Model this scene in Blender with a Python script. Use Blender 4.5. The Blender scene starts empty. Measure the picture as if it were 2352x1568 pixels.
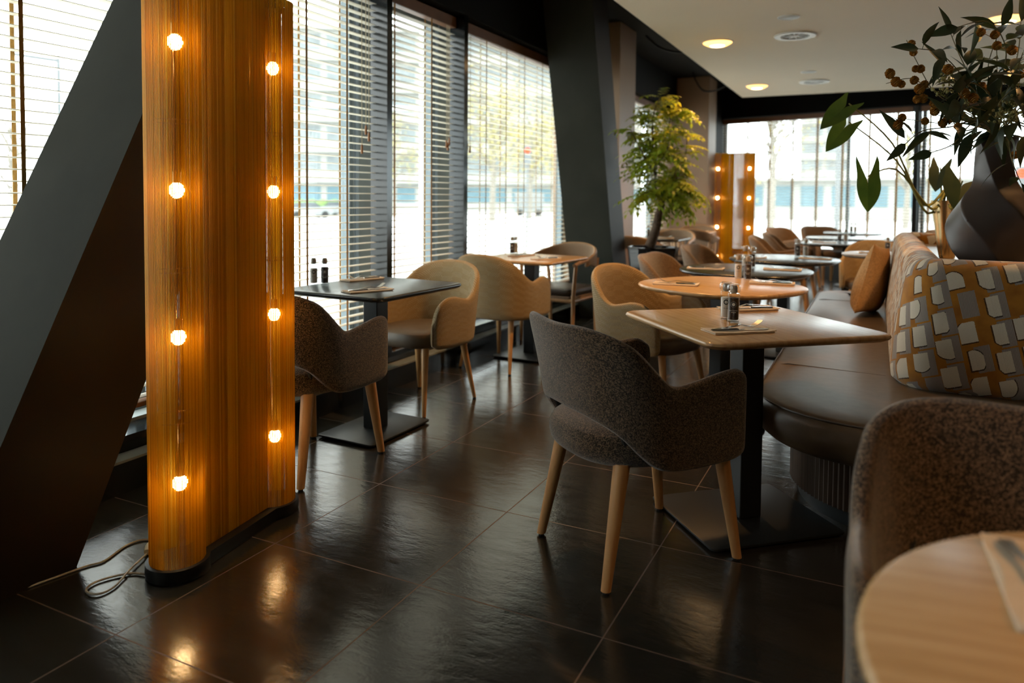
import bpy, bmesh, math, random
from math import sin, cos, pi, radians as R
from mathutils import Vector, Matrix
random.seed(7)
scn = bpy.context.scene
col = scn.collection

# ------------------------------------------------------------------ camera
CAM = Vector((0, 0, 1.211)); YAW = R(26.41); TILT = R(2.44); ROLL = R(0.45)
_f0 = Vector((-sin(YAW), cos(YAW), 0)); _r0 = Vector((cos(YAW), sin(YAW), 0)); _u = Vector((0, 0, 1))
FW = _f0*cos(TILT) - _u*sin(TILT); _u1 = _u*cos(TILT) + _f0*sin(TILT)
RT = _r0*cos(ROLL) + _u1*sin(ROLL); UP = _u1*cos(ROLL) - _r0*sin(ROLL)
cd = bpy.data.cameras.new('camera'); cam = bpy.data.objects.new('camera', cd); col.objects.link(cam)
m = Matrix((RT, UP, -FW)).transposed().to_4x4(); m.translation = CAM
cam.matrix_world = m
cd.sensor_width = 36; cd.lens = 1688/2352*36; cd.shift_y = (524.4-784)/2352
cd.clip_end = 300; cd.clip_start = 0.05
cd.dof.use_dof = True; cd.dof.focus_distance = 2.75; cd.dof.aperture_fstop = 2.0
scn.camera = cam

def P(x, y, D):            # point at depth D on the sight line through (x, y), used to measure the photo
    return CAM + (FW + RT*((x-1176)/1688) + UP*((524.4-y)/1688))*D

# ------------------------------------------------------------------ world, exposure
w = bpy.data.worlds.new('overcast_sky'); scn.world = w; w.use_nodes = True
nt = w.node_tree; nt.nodes.clear()
wo = nt.nodes.new('ShaderNodeOutputWorld'); bg = nt.nodes.new('ShaderNodeBackground')
tc = nt.nodes.new('ShaderNodeTexCoord'); nz = nt.nodes.new('ShaderNodeTexNoise'); nz.inputs['Scale'].default_value = 2.0
rp = nt.nodes.new('ShaderNodeValToRGB')
rp.color_ramp.elements[0].color = (0.80, 0.93, 1.0, 1); rp.color_ramp.elements[1].color = (1.0, 1.0, 0.98, 1)
rp.color_ramp.elements[0].position = 0.3; rp.color_ramp.elements[1].position = 0.6
nt.links.new(tc.outputs['Generated'], nz.inputs['Vector']); nt.links.new(nz.outputs['Fac'], rp.inputs['Fac'])
nt.links.new(rp.outputs['Color'], bg.inputs['Color']); nt.links.new(bg.outputs['Background'], wo.inputs['Surface'])
bg.inputs['Strength'].default_value = 5.6
scn.view_settings.view_transform = 'Standard'; scn.view_settings.look = 'None'
scn.view_settings.gamma = 1; scn.view_settings.use_curve_mapping = False
scn.view_settings.exposure = 0.28
scn.cycles.max_bounces = 7; scn.cycles.diffuse_bounces = 4; scn.cycles.glossy_bounces = 3
scn.cycles.transparent_max_bounces = 24; scn.cycles.transmission_bounces = 6
scn.cycles.sample_clamp_indirect = 3.0
scn.cycles.caustics_reflective = False; scn.cycles.caustics_refractive = False

def portal(name, loc, rot, sx, sy):      # sampling portal in a window opening, gives off no light of its own
    l = bpy.data.lights.new(name, 'AREA'); l.shape = 'RECTANGLE'; l.size = sx; l.size_y = sy
    l.cycles.is_portal = True
    o = bpy.data.objects.new(name, l); col.objects.link(o); o.location = loc; o.rotation_euler = rot
portal('window_portal', (-3.12, 3.9, 1.35), (0, R(-90), 0), 2.6, 7.4)
portal('window_portal', (-3.12, 9.7, 1.35), (0, R(-90), 0), 2.6, 3.6)
portal('window_portal', (0.3, 12.35, 1.35), (R(-90), 0, R(-17.1)), 6.4, 2.6)

# ------------------------------------------------------------------ materials
def lin(c):
    return tuple(x if x <= 0 else (x/12.92 if x <= .04045 else ((x+.055)/1.055)**2.4) for x in c)
class NT:
    def __init__(s, name):
        s.m = bpy.data.materials.new(name); s.m.use_nodes = True; s.t = s.m.node_tree; s.t.nodes.clear()
        s.out = s.n('OutputMaterial')
    def n(s, typ, **kw):
        nd = s.t.nodes.new('ShaderNode'+typ)
        for k, v in kw.items(): setattr(nd, k, v)
        return nd
    def l(s, a, b): s.t.links.new(a, b)
    def math(s, op, a, b=None, c=None, clamp=False):
        nd = s.n('Math', operation=op); nd.use_clamp = clamp
        for i, v in enumerate((a, b, c)):
            if v is None: continue
            if hasattr(v, 'is_linked'): s.l(v, nd.inputs[i])
            else: nd.inputs[i].default_value = v
        return nd.outputs[0]
    def mix(s, f, a, b):
        nd = s.n('Mix', data_type='RGBA')
        for i, v in ((0, f), (6, a), (7, b)):
            if hasattr(v, 'is_linked'): s.l(v, nd.inputs[i])
            else: nd.inputs[i].default_value = v if i == 0 else (*v, 1)
        return nd.outputs[2]
    def ramp(s, f, stops):
        nd = s.n('ValToRGB'); e = nd.color_ramp.elements
        while len(e) < len(stops): e.new(0.5)
        for i, (p, c) in enumerate(stops): e[i].position = p; e[i].color = (*c, 1)
        s.l(f, nd.inputs[0]); return nd.outputs[0]
    def noise(s, vec, scale, detail=3, rough=.5, out='Fac'):
        nd = s.n('TexNoise'); nd.inputs['Scale'].default_value = scale; nd.inputs['Detail'].default_value = detail
        nd.inputs['Roughness'].default_value = rough; s.l(vec, nd.inputs['Vector']); return nd.outputs[out]
    def mapping(s, vec, scale=(1, 1, 1), rot=(0, 0, 0), loc=(0, 0, 0)):
        nd = s.n('Mapping'); nd.inputs['Scale'].default_value = scale; nd.inputs['Rotation'].default_value = rot
        nd.inputs['Location'].default_value = loc; s.l(vec, nd.inputs['Vector']); return nd.outputs[0]
    def coord(s, k='Object'): return s.n('TexCoord').outputs[k]
    def bsdf(s, color, rough=.5, bump=None, bs=.3, bd=.01, **kw):
        b = s.n('BsdfPrincipled')
        if hasattr(color, 'is_linked'): s.l(color, b.inputs['Base Color'])
        else: b.inputs['Base Color'].default_value = (*color, 1)
        if hasattr(rough, 'is_linked'): s.l(rough, b.inputs['Roughness'])
        else: b.inputs['Roughness'].default_value = rough
        for k, v in kw.items(): b.inputs[k.replace('_', ' ')].default_value = v
        if bump is not None:
            bn = s.n('Bump'); bn.inputs['Strength'].default_value = bs; bn.inputs['Distance'].default_value = bd
            s.l(bump, bn.inputs['Height']); s.l(bn.outputs[0], b.inputs['Normal'])
        s.l(b.outputs[0], s.out.inputs[0]); return b

M = {}
def simple(name, c, rough=.5, var=.12, nscale=30, bump=0, **kw):
    t = NT(name); v = t.coord(); f = t.noise(v, nscale)
    a = tuple(x*(1-var) for x in c); b = tuple(min(1, x*(1+var)) for x in c)
    t.bsdf(t.ramp(f, [(.3, a), (.7, b)]), rough, f if bump else None, bump, .002, **kw); M[name] = t.m
simple('black_metal', (.012, .015, .017), .42, .1, 8)
simple('black_gloss', (.006, .008, .009), .16, .1, 8)
simple('ledge_top_glare', (.28, .31, .31), .12, .1, 8)  # window reflection on the ledge put into this paler colour
simple('frame_grey', (.16, .20, .22), .5, .1, 5)
simple('frame_pale', (.45, .5, .5), .5, .1, 5)
simple('olive_plaster', (.027, .028, .022), .8, .14, 3, .1, Specular_IOR_Level=.15)
simple('brown_wall', (.30, .19, .115), .55, .05, 2)
simple('column_shaded_side', (.020, .013, .008), .6, .1, 2, 0, Specular_IOR_Level=.2)  # room-side column face: shade and brown glow put into the colour
simple('dark_ceiling', (.004, .0045, .0045), .8, .1, 2, 0, Specular_IOR_Level=.15)
simple('white_ceiling', (.87, .80, .66), .7, .02, 1)
simple('dark_wall', (.05, .04, .032), .7, .1, 2)
simple('white_metal', (.75, .78, .78), .4, .03, 10)
simple('vent_dark', (.12, .13, .13), .6, .1, 10)
simple('headrail', (.20, .095, .045), .5, .1, 12)
simple('tape', (.50, .29, .085), .9, .2, 60)
simple('cord', (.75, .68, .5), .8, .05, 60)
simple('tassel', (.42, .18, .06), .5, .2, 60)
simple('clear_cord', (.55, .5, .42), .3, .1, 60)
simple('rubber', (.01, .01, .01), .7, .1, 60)
simple('steel', (.62, .60, .57), .18, .04, 60, 0, Metallic=1.0)
simple('brass', (.66, .50, .26), .25, .1, 20, 0, Metallic=1.0)
simple('vase_clay', (.040, .032, .029), .42, .15, 6, .05)
simple('napkin', (.80, .66, .50), .85, .04, 80)
simple('leather', (.125, .090, .058), .38, .12, 22, .25)
simple('leather_dark', (.07, .052, .04), .36, .12, 22, .2)
simple('pillow_cloth', (.42, .25, .11), .95, .2, 90, .3)
simple('pot_black', (.008, .008, .010), .12, .1, 8)
simple('soil', (.03, .02, .012), .95, .3, 80, .5)
simple('bark', (.085, .052, .034), .9, .4, 40, .9)
simple('twig', (.16, .14, .055), .8, .3, 50)
simple('stem_green', (.17, .19, .045), .6, .2, 40)
simple('ball_flower', (.34, .165, .022), .95, .35, 160, .8)
simple('berry', (.34, .33, .13), .6, .2, 60)
simple('salt', (.85, .80, .74), .9, .05, 200)
simple('cap_fill', (.50, .42, .33), .5, .15, 90)
simple('label_dark', (.01, .02, .025), .6, .1, 90)
simple('label_pale', (.75, .76, .72), .6, .03, 90)
simple('car_white', (.20, .21, .21), .3, .02, 5)
simple('car_glass', (.05, .06, .07), .15, .1, 5)
simple('facade', (.30, .30, .28), .8, .06, .6)
simple('light_block_wall', (.03, .028, .024), .7, .1, 2)
simple('facade_glass', (.15, .17, .175), .3, .25, .5)
simple('facade_blue', (.09, .16, .19), .5, .1, 2)
simple('street', (.56, .55, .53), .8, .06, .4)
simple('grass_out', (.13, .20, .06), .9, .2, 3)
simple('concrete_pole', (.75, .76, .76), .6, .04, 3)
simple('grey_pole', (.13, .14, .145), .6, .04, 3)
simple('red_paint', (.75, .12, .08), .5, .05, 3)
simple('tree_far', (.42, .37, .14), .9, .35, 2)
simple('bark_far', (.22, .20, .17), .9, .2, 8)
simple('base_shade', (.005, .005, .005), .5, .1, 8)

def leafmat(name, a, b, tr=.35):
    t = NT(name); f = t.noise(t.coord(), 9)
    c = t.ramp(f, [(.3, a), (.7, b)])
    b1 = t.bsdf(c, .4); tl = t.n('BsdfTranslucent'); t.l(c, tl.inputs[0])
    mx = t.n('MixShader'); mx.inputs[0].default_value = tr
    t.l(b1.outputs[0], mx.inputs[1]); t.l(tl.outputs[0], mx.inputs[2]); t.l(mx.outputs[0], t.out.inputs[0]); M[name] = t.m
leafmat('leaf_tree', (.20, .36, .035), (.55, .50, .04), .5)
leafmat('leaf_dark', (.014, .030, .015), (.035, .055, .02), .25)
leafmat('leaf_alocasia', (.040, .085, .012), (.075, .125, .016), .45)

# slate floor tiles, 0.6 m grid
t = NT('floor_tiles'); v = t.coord('Object')
sp = t.n('SeparateXYZ'); t.l(v, sp.inputs[0])
def grid_line(o, off):
    a = t.math('ADD', o, off); b = t.math('FRACT', t.math('DIVIDE', a, .6)); c = t.math('ABSOLUTE', t.math('SUBTRACT', b, .5))
    return t.math('GREATER_THAN', c, .5-.0038)
g = t.math('MAXIMUM', grid_line(sp.outputs[0], .0465+6), grid_line(sp.outputs[1], -1.885+6))
n1 = t.noise(t.mapping(v, (1, 2.4, 1), (0, 0, .5)), 7, 6, .62); n2 = t.noise(v, 120, 3)
cell = t.n('TexWhiteNoise', noise_dimensions='2D')
vm = t.n('VectorMath', operation='FLOOR'); t.l(t.mapping(v, (1/.6, 1/.6, 1), (0, 0, 0), (.0775, -3.142, 0)), vm.inputs[0]); t.l(vm.outputs[0], cell.inputs[0])
bc = t.mix(n1, (.016, .0145, .0125), (.040, .036, .031))
bc = t.mix(t.math('MULTIPLY', cell.outputs[0], .35), bc, (.022, .024, .022))
bc = t.mix(g, bc, (.12, .065, .038))
rg = t.math('ADD', t.math('MULTIPLY', n1, .20), .07); rg = t.math('ADD', rg, t.math('MULTIPLY', g, .4))
hh = t.math('ADD', t.math('MULTIPLY', n1, 1.0), t.math('MULTIPLY', n2, .06)); hh = t.math('SUBTRACT', hh, t.math('MULTIPLY', g, .35))
t.bsdf(bc, rg, hh, .17, .010, Specular_IOR_Level=.9); M['floor_tiles'] = t.m

def wood(name, a, b, c, rough, axis=(1, 12, 1), sc=6, bs=.15, spec=.5):
    t = NT(name); v = t.coord('Object'); mv = t.mapping(v, axis)
    n = t.noise(mv, sc, 6, .6); w2 = t.n('TexWave', wave_type='BANDS', bands_direction='Y')
    w2.inputs['Scale'].default_value = .8; w2.inputs['Distortion'].default_value = 7; w2.inputs['Detail'].default_value = 3
    t.l(mv, w2.inputs['Vector']); fine = t.noise(t.mapping(v, tuple(x*5 for x in axis)), 22, 2)
    f = t.math('ADD', t.math('MULTIPLY', n, .86), t.math('MULTIPLY', w2.outputs['Fac'], .14))
    cc = t.ramp(f, [(.2, a), (.5, b), (.85, c)]); cc = t.mix(t.math('MULTIPLY', fine, .35), cc, a)
    t.bsdf(cc, rough, f, bs, .001, Specular_IOR_Level=spec); M[name] = t.m
wood('oak_top', (.46, .255, .10), (.66, .41, .19), (.76, .51, .27), .25, (1, 12, 1), 6, .06, .55)
wood('oak_leg', (.50, .25, .09), (.66, .37, .15), (.74, .45, .20), .42, (8, 8, 1), 7)
wood('black_top', (.010, .011, .012), (.020, .022, .024), (.034, .036, .038), .27, (1, 12, 1), 8, .3, .7)
wood('grey_top', (.16, .14, .12), (.23, .20, .17), (.30, .27, .24), .30)
wood('rattan_frame', (.36, .19, .08), (.50, .28, .12), (.56, .33, .15), .4, (8, 8, 1), 7)
wood('walnut_slat', (.040, .026, .018), (.085, .055, .038), (.15, .105, .075), .5, (40, 40, 1), 3)

def tweed(name, dark, mid, light, sc=1.0, cover=.62):
    t = NT(name); v = t.coord('UV')
    wv = t.n('VectorMath', operation='ADD'); t.l(v, wv.inputs[0]); t.l(t.mapping(t.noise(v, 160*sc, 2, .5, 'Color'), (.0035, .0035, 0)), wv.inputs[1])
    fl = t.n('VectorMath', operation='FLOOR'); t.l(t.mapping(wv.outputs[0], (330*sc, 420*sc, 1)), fl.inputs[0])
    wn_ = t.n('TexWhiteNoise', noise_dimensions='2D'); t.l(fl.outputs[0], wn_.inputs['Vector'])
    n = t.noise(t.mapping(v, (400*sc, 460*sc, 1)), 1, 2); big = t.noise(v, 30*sc, 4)
    f = t.math('ADD', t.math('MULTIPLY', n, .62), t.math('MULTIPLY', wn_.outputs['Value'], .38))
    c = t.ramp(f, [(.36, dark), (.5, mid), (cover, light)])
    c = t.mix(t.math('MULTIPLY', big, .35), c, dark)
    t.bsdf(c, .95, f, .7, .0022, Sheen_Weight=.6, Sheen_Roughness=.5, Specular_IOR_Level=.15); M[name] = t.m
tweed('tweed_brown', (.010, .007, .004), (.062, .038, .022), (.34, .225, .135), 1, .70)
tweed('tweed_tan', (.10, .055, .03), (.24, .14, .075), (.38, .25, .14), 1.2)

t = NT('woven_beige'); v = t.coord('UV')                        # chunky basket weave with woven dashes
s2 = t.n('SeparateXYZ'); t.l(v, s2.inputs[0]); U, V = s2.outputs[0], s2.outputs[1]
row = t.math('FLOOR', t.math('DIVIDE', V, .0075))
u1 = t.math('ADD', t.math('DIVIDE', U, .0115), t.math('MULTIPLY', t.math('MODULO', row, 2), .5))
a1 = t.math('ABSOLUTE', t.math('SINE', t.math('MULTIPLY', u1, pi)))
a2 = t.math('ABSOLUTE', t.math('SINE', t.math('MULTIPLY', t.math('DIVIDE', V, .0075), pi)))
kn = t.math('MULTIPLY', a1, a2)
bu = t.math('FLOOR', t.math('DIVIDE', U, .075)); bv = t.math('FLOOR', t.math('DIVIDE', V, .030))
chk = t.math('MODULO', t.math('ADD', t.math('ADD', bu, bv), 100), 2)
dash = t.math('ABSOLUTE', t.math('SINE', t.math('MULTIPLY', U, pi/.0045)))
hg = t.math('ADD', t.math('MULTIPLY', kn, t.math('SUBTRACT', 1.0, t.math('MULTIPLY', chk, .75))), t.math('MULTIPLY', t.math('MULTIPLY', dash, chk), .35))
hg = t.math('ADD', hg, t.math('MULTIPLY', t.noise(v, 500, 2), .25))
t.bsdf(t.ramp(hg, [(.1, (.18, .11, .045)), (.45, (.46, .32, .15)), (.95, (.72, .56, .34))]), .9, hg, .8, .004, Sheen_Weight=.3, Specular_IOR_Level=.2)
M['woven_beige'] = t.m

t = NT('rattan_weave'); v = t.coord('UV'); s2 = t.n('SeparateXYZ'); t.l(v, s2.inputs[0])
a1 = t.math('ABSOLUTE', t.math('SINE', t.math('MULTIPLY', s2.outputs[0], pi/.012))); a2 = t.math('ABSOLUTE', t.math('SINE', t.math('MULTIPLY', s2.outputs[1], pi/.012)))
hg = t.math('MULTIPLY', a1, a2)
t.bsdf(t.ramp(hg, [(.05, (.10, .06, .035)), (.5, (.38, .25, .15)), (.9, (.55, .40, .27))]), .8, hg, .8, .004); M['rattan_weave'] = t.m

# blind slats: pale beige, let some light through
t = NT('slat'); f = t.noise(t.mapping(t.coord('Object'), (30, 1, 30)), 3)
c = t.ramp(f, [(.3, (.86, .83, .75)), (.7, (.92, .89, .82))]); b1 = t.bsdf(c, .5)
tl = t.n('BsdfTranslucent'); t.l(c, tl.inputs[0]); mx = t.n('MixShader'); mx.inputs[0].default_value = .5
t.l(b1.outputs[0], mx.inputs[1]); t.l(tl.outputs[0], mx.inputs[2]); t.l(mx.outputs[0], t.out.inputs[0]); M['slat'] = t.m

# amber plastic rods of the lamp shade
t = NT('amber_rod'); f = t.math('ADD', t.math('MULTIPLY', t.n('SeparateXYZ').outputs[0], 1.0), 0.0)
sx_ = [q for q in t.t.nodes if q.bl_idname == 'ShaderNodeSeparateXYZ'][0]; t.l(t.coord('UV'), sx_.inputs[0])
c = t.ramp(f, [(.0, (.56, .29, .010)), (.35, (.86, .52, .03)), (.8, (.95, .64, .06)), (1.0, (.99, .80, .17))])
tl = t.n('BsdfTranslucent'); t.l(c, tl.inputs[0]); df = t.n('BsdfDiffuse'); t.l(c, df.inputs[0])
gl = t.n('BsdfGlossy'); gl.inputs['Roughness'].default_value = .25; gl.inputs[0].default_value = (1, .7, .35, 1)
tp = t.n('BsdfTransparent'); tp.inputs[0].default_value = (1, .60, .14, 1)
def mxs(t, f, a, b):
    q = t.n('MixShader'); q.inputs[0].default_value = f; t.l(a, q.inputs[1]); t.l(b, q.inputs[2]); return q.outputs[0]
rf = t.n('BsdfRefraction'); rf.inputs['Roughness'].default_value = .42; rf.inputs['IOR'].default_value = 1.2; rf.inputs[0].default_value = (1, .64, .11, 1)
sh = mxs(t, .28, tl.outputs[0], df.outputs[0]); sh = mxs(t, .30, sh, rf.outputs[0]); sh = mxs(t, .06, sh, gl.outputs[0]); sh = mxs(t, .03, sh, tp.outputs[0])
t.l(sh, t.out.inputs[0]); M['amber_rod'] = t.m

def glassmat(name, tint, fmax=1.0, ior=1.45, rough=.02):
    t = NT(name); tp = t.n('BsdfTransparent'); tp.inputs[0].default_value = (*tint, 1)
    gl = t.n('BsdfGlossy'); gl.inputs['Roughness'].default_value = rough; fr = t.n('Fresnel'); fr.inputs[0].default_value = ior
    n = t.noise(t.coord(), 3); gl.inputs[0].default_value = (1, 1, 1, 1)
    q = t.n('MixShader'); gm = t.n('NewGeometry'); t.l(t.math('MULTIPLY', t.math('MULTIPLY', fr.outputs[0], fmax), t.math('SUBTRACT', 1.0, gm.outputs['Backfacing'])), q.inputs[0]); t.l(tp.outputs[0], q.inputs[1]); t.l(gl.outputs[0], q.inputs[2])
    t.l(q.outputs[0], t.out.inputs[0]); M[name] = t.m
glassmat('window_glass', (.95, .98, .97), .6)
glassmat('jar_glass', (.90, .92, .92), 1.6, 1.5)

def emis(name, c, s):
    t = NT(name); e = t.n('Emission'); e.inputs[0].default_value = (*c, 1); e.inputs[1].default_value = s
    t.l(e.outputs[0], t.out.inputs[0]); M[name] = t.m
emis('bulb_glow', (1, .66, .30), 72)
emis('downlight_glow', (1, .50, .14), 3.2)
emis('downlight_core', (1, .66, .34), 9)
emis('traffic_red', (1, .12, .05), 2.5)

t = NT('peppercorns'); vo = t.n('TexVoronoi'); vo.inputs['Scale'].default_value = 260; t.l(t.coord(), vo.inputs['Vector'])
t.bsdf(t.ramp(vo.outputs['Distance'], [(.1, (.10, .06, .045)), (.6, (.012, .008, .006))]), .6, vo.outputs['Distance'], -.9, .004); M['peppercorns'] = t.m

# patterned upholstery: ochre velvet with cream loop shapes and grey ribbed patches
t = NT('patterned_velvet'); uv = t.coord('UV')
mp = t.mapping(uv, (1/.088, 1/.105, 1), (0, 0, R(-15)))
s0 = t.n('SeparateXYZ'); t.l(mp, s0.inputs[0])
colm = t.math('FLOOR', s0.outputs[0])
wn = t.n('TexWhiteNoise', noise_dimensions='1D'); t.l(colm, wn.inputs['W'])
vy = t.math('ADD', s0.outputs[1], t.math('MULTIPLY', wn.outputs['Value'], 5.3))
rowm = t.math('FLOOR', vy)
cmb = t.n('CombineXYZ'); t.l(colm, cmb.inputs[0]); t.l(rowm, cmb.inputs[1])
w2 = t.n('TexWhiteNoise', noise_dimensions='2D'); t.l(cmb.outputs[0], w2.inputs['Vector'])
sc2 = t.n('SeparateColor'); t.l(w2.outputs['Color'], sc2.inputs[0]); r1, r2, r3 = sc2.outputs
nzv = t.math('MULTIPLY', t.math('SUBTRACT', t.noise(uv, 260, 2), .5), .05)
lx = t.math('ADD', t.math('ADD', t.math('SUBTRACT', t.math('FRACT', s0.outputs[0]), .5), nzv), t.math('MULTIPLY', t.math('SUBTRACT', r3, .5), .22))
ly = t.math('ADD', t.math('SUBTRACT', t.math('FRACT', vy), .5), nzv)
def inside(a, lim): return t.math('LESS_THAN', t.math('ABSOLUTE', a), lim)
# cream: box cut by an off-centre circle
cx = t.math('SUBTRACT', lx, t.math('MULTIPLY', t.math('SUBTRACT', r1, .5), .5)); cyy = t.math('SUBTRACT', ly, t.math('MULTIPLY', t.math('SUBTRACT', r2, .5), .55))
rad = t.math('SQRT', t.math('ADD', t.math('MULTIPLY', cx, cx), t.math('MULTIPLY', cyy, cyy)))
bw = t.math('ADD', .225, t.math('MULTIPLY', r3, .12))
box = t.math('MULTIPLY', inside(t.math('ADD', lx, .10), bw), inside(ly, .37))
box = t.math('MULTIPLY', box, t.math('LESS_THAN', r1, .90))
cream = t.math('MULTIPLY', box, t.math('LESS_THAN', rad, t.math('ADD', .40, t.math('MULTIPLY', r1, .25))))
box3 = t.math('MULTIPLY', inside(t.math('ADD', lx, .13), t.math('ADD', bw, .03)), inside(t.math('ADD', ly, .03), .39))
box3 = t.math('MULTIPLY', box3, t.math('LESS_THAN', r1, .90))
edge = t.math('MULTIPLY', box3, t.math('LESS_THAN', rad, t.math('ADD', .44, t.math('MULTIPLY', r1, .25))))
grey = t.math('MULTIPLY', t.math('MULTIPLY', inside(t.math('SUBTRACT', lx, .18), .33), inside(t.math('ADD', ly, .02), .47)), t.math('GREATER_THAN', r2, .36))
rib = t.math('ABSOLUTE', t.math('SINE', t.math('MULTIPLY', s0.outputs[0], 60)))
gcol = t.mix(rib, (.20, .17, .15), (.36, .32, .29))
loop = t.noise(uv, 700, 2)
ccol = t.mix(loop, (.50, .45, .35), (.92, .87, .74))
vel = t.ramp(t.noise(uv, 14, 4), [(.3, (.30, .115, .012)), (.7, (.47, .21, .02))])
cc = t.mix(grey, vel, gcol); cc = t.mix(t.math('MULTIPLY', edge, .85), cc, (.03, .02, .012)); cc = t.mix(cream, cc, ccol)
hgt = t.math('ADD', t.math('MULTIPLY', cream, t.math('ADD', .7, t.math('MULTIPLY', loop, .5))), t.math('MULTIPLY', grey, t.math('MULTIPLY', rib, .25)))
t.bsdf(cc, .9, hgt, .7, .003, Sheen_Weight=.5, Specular_IOR_Level=.2); M['patterned_velvet'] = t.m

# ------------------------------------------------------------------ geometry helpers
class MB:
    def __init__(s): s.v = []; s.f = []; s.uv = []; s.mi = []; s.cur = 0
    def add(s, vs, fs, uvs=None):
        o = len(s.v); s.v += [tuple(x) for x in vs]
        for i, f in enumerate(fs):
            s.f.append(tuple(o+k for k in f)); s.mi.append(s.cur)
            s.uv.append(uvs[i] if uvs else None)
    def box(s, lo, hi, rot=0, piv=None):
        x0, y0, z0 = lo; x1, y1, z1 = hi
        vs = [(x, y, z) for z in (z0, z1) for x, y in ((x0, y0), (x1, y0), (x1, y1), (x0, y1))]
        if rot:
            px, py = piv or ((x0+x1)/2, (y0+y1)/2)
            vs = [(px+(x-px)*cos(rot)-(y-py)*sin(rot), py+(x-px)*sin(rot)+(y-py)*cos(rot), z) for x, y, z in vs]
        s.add(vs, [(3, 2, 1, 0), (4, 5, 6, 7), (0, 1, 5, 4), (1, 2, 6, 5), (2, 3, 7, 6), (3, 0, 4, 7)]); return s
    def loft(s, rings, caps=True, closed=True, uv=False):
        n = len(rings[0]); vs = [p for r in rings for p in r]; fs = []; uvs = []
        vd = [0.0]
        for i in range(1, len(rings)): vd.append(vd[-1]+(Vector(rings[i][0])-Vector(rings[i-1][0])).length)
        mid = rings[len(rings)//2]; ud = [0.0]
        for j in range(1, n+1): ud.append(ud[-1]+(Vector(mid[j % n])-Vector(mid[j-1])).length)
        for i in range(len(rings)-1):
            for j in range(n if closed else n-1):
                k = (j+1) % n
                fs.append((i*n+j, i*n+k, (i+1)*n+k, (i+1)*n+j))
                uvs.append(((ud[j], vd[i]), (ud[j+1], vd[i]), (ud[j+1], vd[i+1]), (ud[j], vd[i+1])) if not uv else
                           ((vd[i], ud[j]), (vd[i], ud[j+1]), (vd[i+1], ud[j+1]), (vd[i+1], ud[j])))
        if caps:
            for r, rev in ((0, True), (len(rings)-1, False)):
                f = tuple(r*n+j for j in range(n)); f = f[::-1] if rev else f
                fs.append(f); uvs.append(tuple((vs[q][0]+vs[q][2]*.3, vs[q][1]+vs[q][2]*.7) for q in f))
        s.add(vs, fs, uvs); return s
    def lathe(s, prof, c=(0, 0, 0), seg=24, caps=True):
        s.loft([[(c[0]+r*cos(2*pi*k/seg), c[1]+r*sin(2*pi*k/seg), c[2]+z) for k in range(seg)] for r, z in prof], caps); return s
    def tube(s, pts, rad, seg=8, caps=True):
        pts = [Vector(p) for p in pts]; rad = rad if hasattr(rad, '__len__') else [rad]*len(pts); rings = []; ref = None
        for i, p in enumerate(pts):
            d = (pts[min(i+1, len(pts)-1)]-pts[max(i-1, 0)]).normalized()
            if ref is None: ref = d.orthogonal().normalized()
            ref = (ref-d*ref.dot(d)).normalized(); b = d.cross(ref)
            rings.append([tuple(p+(ref*cos(2*pi*k/seg)+b*sin(2*pi*k/seg))*rad[i]) for k in range(seg)])
        s.loft(rings, caps); return s
    def build(s, name, mat, parent=None, smooth=True, sub=0, bevel=0, angle=40):
        me = bpy.data.meshes.new(name); me.from_pydata(s.v, [], s.f)
        ul = me.uv_layers.new(name='UVMap')
        for p in me.polygons:
            q = s.uv[p.index]
            for k, li in enumerate(p.loop_indices):
                if q: ul.data[li].uv = q[k]
                else:
                    c = me.vertices[me.loops[li].vertex_index].co; n = p.normal
                    ul.data[li].uv = (c.x+c.y, c.z) if abs(n.z) < .7 else (c.x, c.y)
        mats = mat if isinstance(mat, (list, tuple)) else [mat]
        for k in mats: me.materials.append(M[k])
        for p in me.polygons: p.material_index = s.mi[p.index]
        bm = bmesh.new(); bm.from_mesh(me); bmesh.ops.recalc_face_normals(bm, faces=bm.faces); bm.to_mesh(me); bm.free()
        if smooth:
            me.polygons.foreach_set('use_smooth', [True]*len(me.polygons))
            try: me.set_sharp_from_angle(angle=R(angle))
            except Exception: pass
        o = bpy.data.objects.new(name, me); col.objects.link(o)
        if bevel:
            b = o.modifiers.new('bevel', 'BEVEL'); b.width = bevel; b.segments = 2; b.limit_method = 'ANGLE'
        if sub:
            md = o.modifiers.new('subdivision', 'SUBSURF'); md.levels = sub; md.render_levels = sub
        if parent: o.parent = parent
        return o
def tag(o, label, cat, group=None, kind=None):
    if label: o['label'] = label
    if cat: o['category'] = cat
    if group: o['group'] = group
    if kind: o['kind'] = kind
    return o
def empty(name, loc, rz=0, label=None, cat=None, group=None):
    o = bpy.data.objects.new(name, None); col.objects.link(o); o.location = loc; o.rotation_euler = (0, 0, rz)
    o.empty_display_size = .1; return tag(o, label, cat, group)
def struct(name, mb, mat, smooth=False, parent=None, **kw):
    o = mb.build(name, mat, parent, smooth, **kw)
    if parent is None: o['kind'] = 'structure'
    return o
KIDS = {}
def copy_tree(o, parent=None):
    c = o.copy(); col.objects.link(c)
    if parent: c.parent = parent
    for ch in [x for x in bpy.data.objects if x.parent == o]: copy_tree(ch, c)
    return c
def place(proto, used, name, loc, rz, label, cat, group=None):
    if id(proto) in used: o = copy_tree(proto)
    else: o = proto; used.add(id(proto))
    o.location = loc; o.rotation_euler = (0, 0, rz); tag(o, label, cat, group); return o
USED = set()
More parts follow.
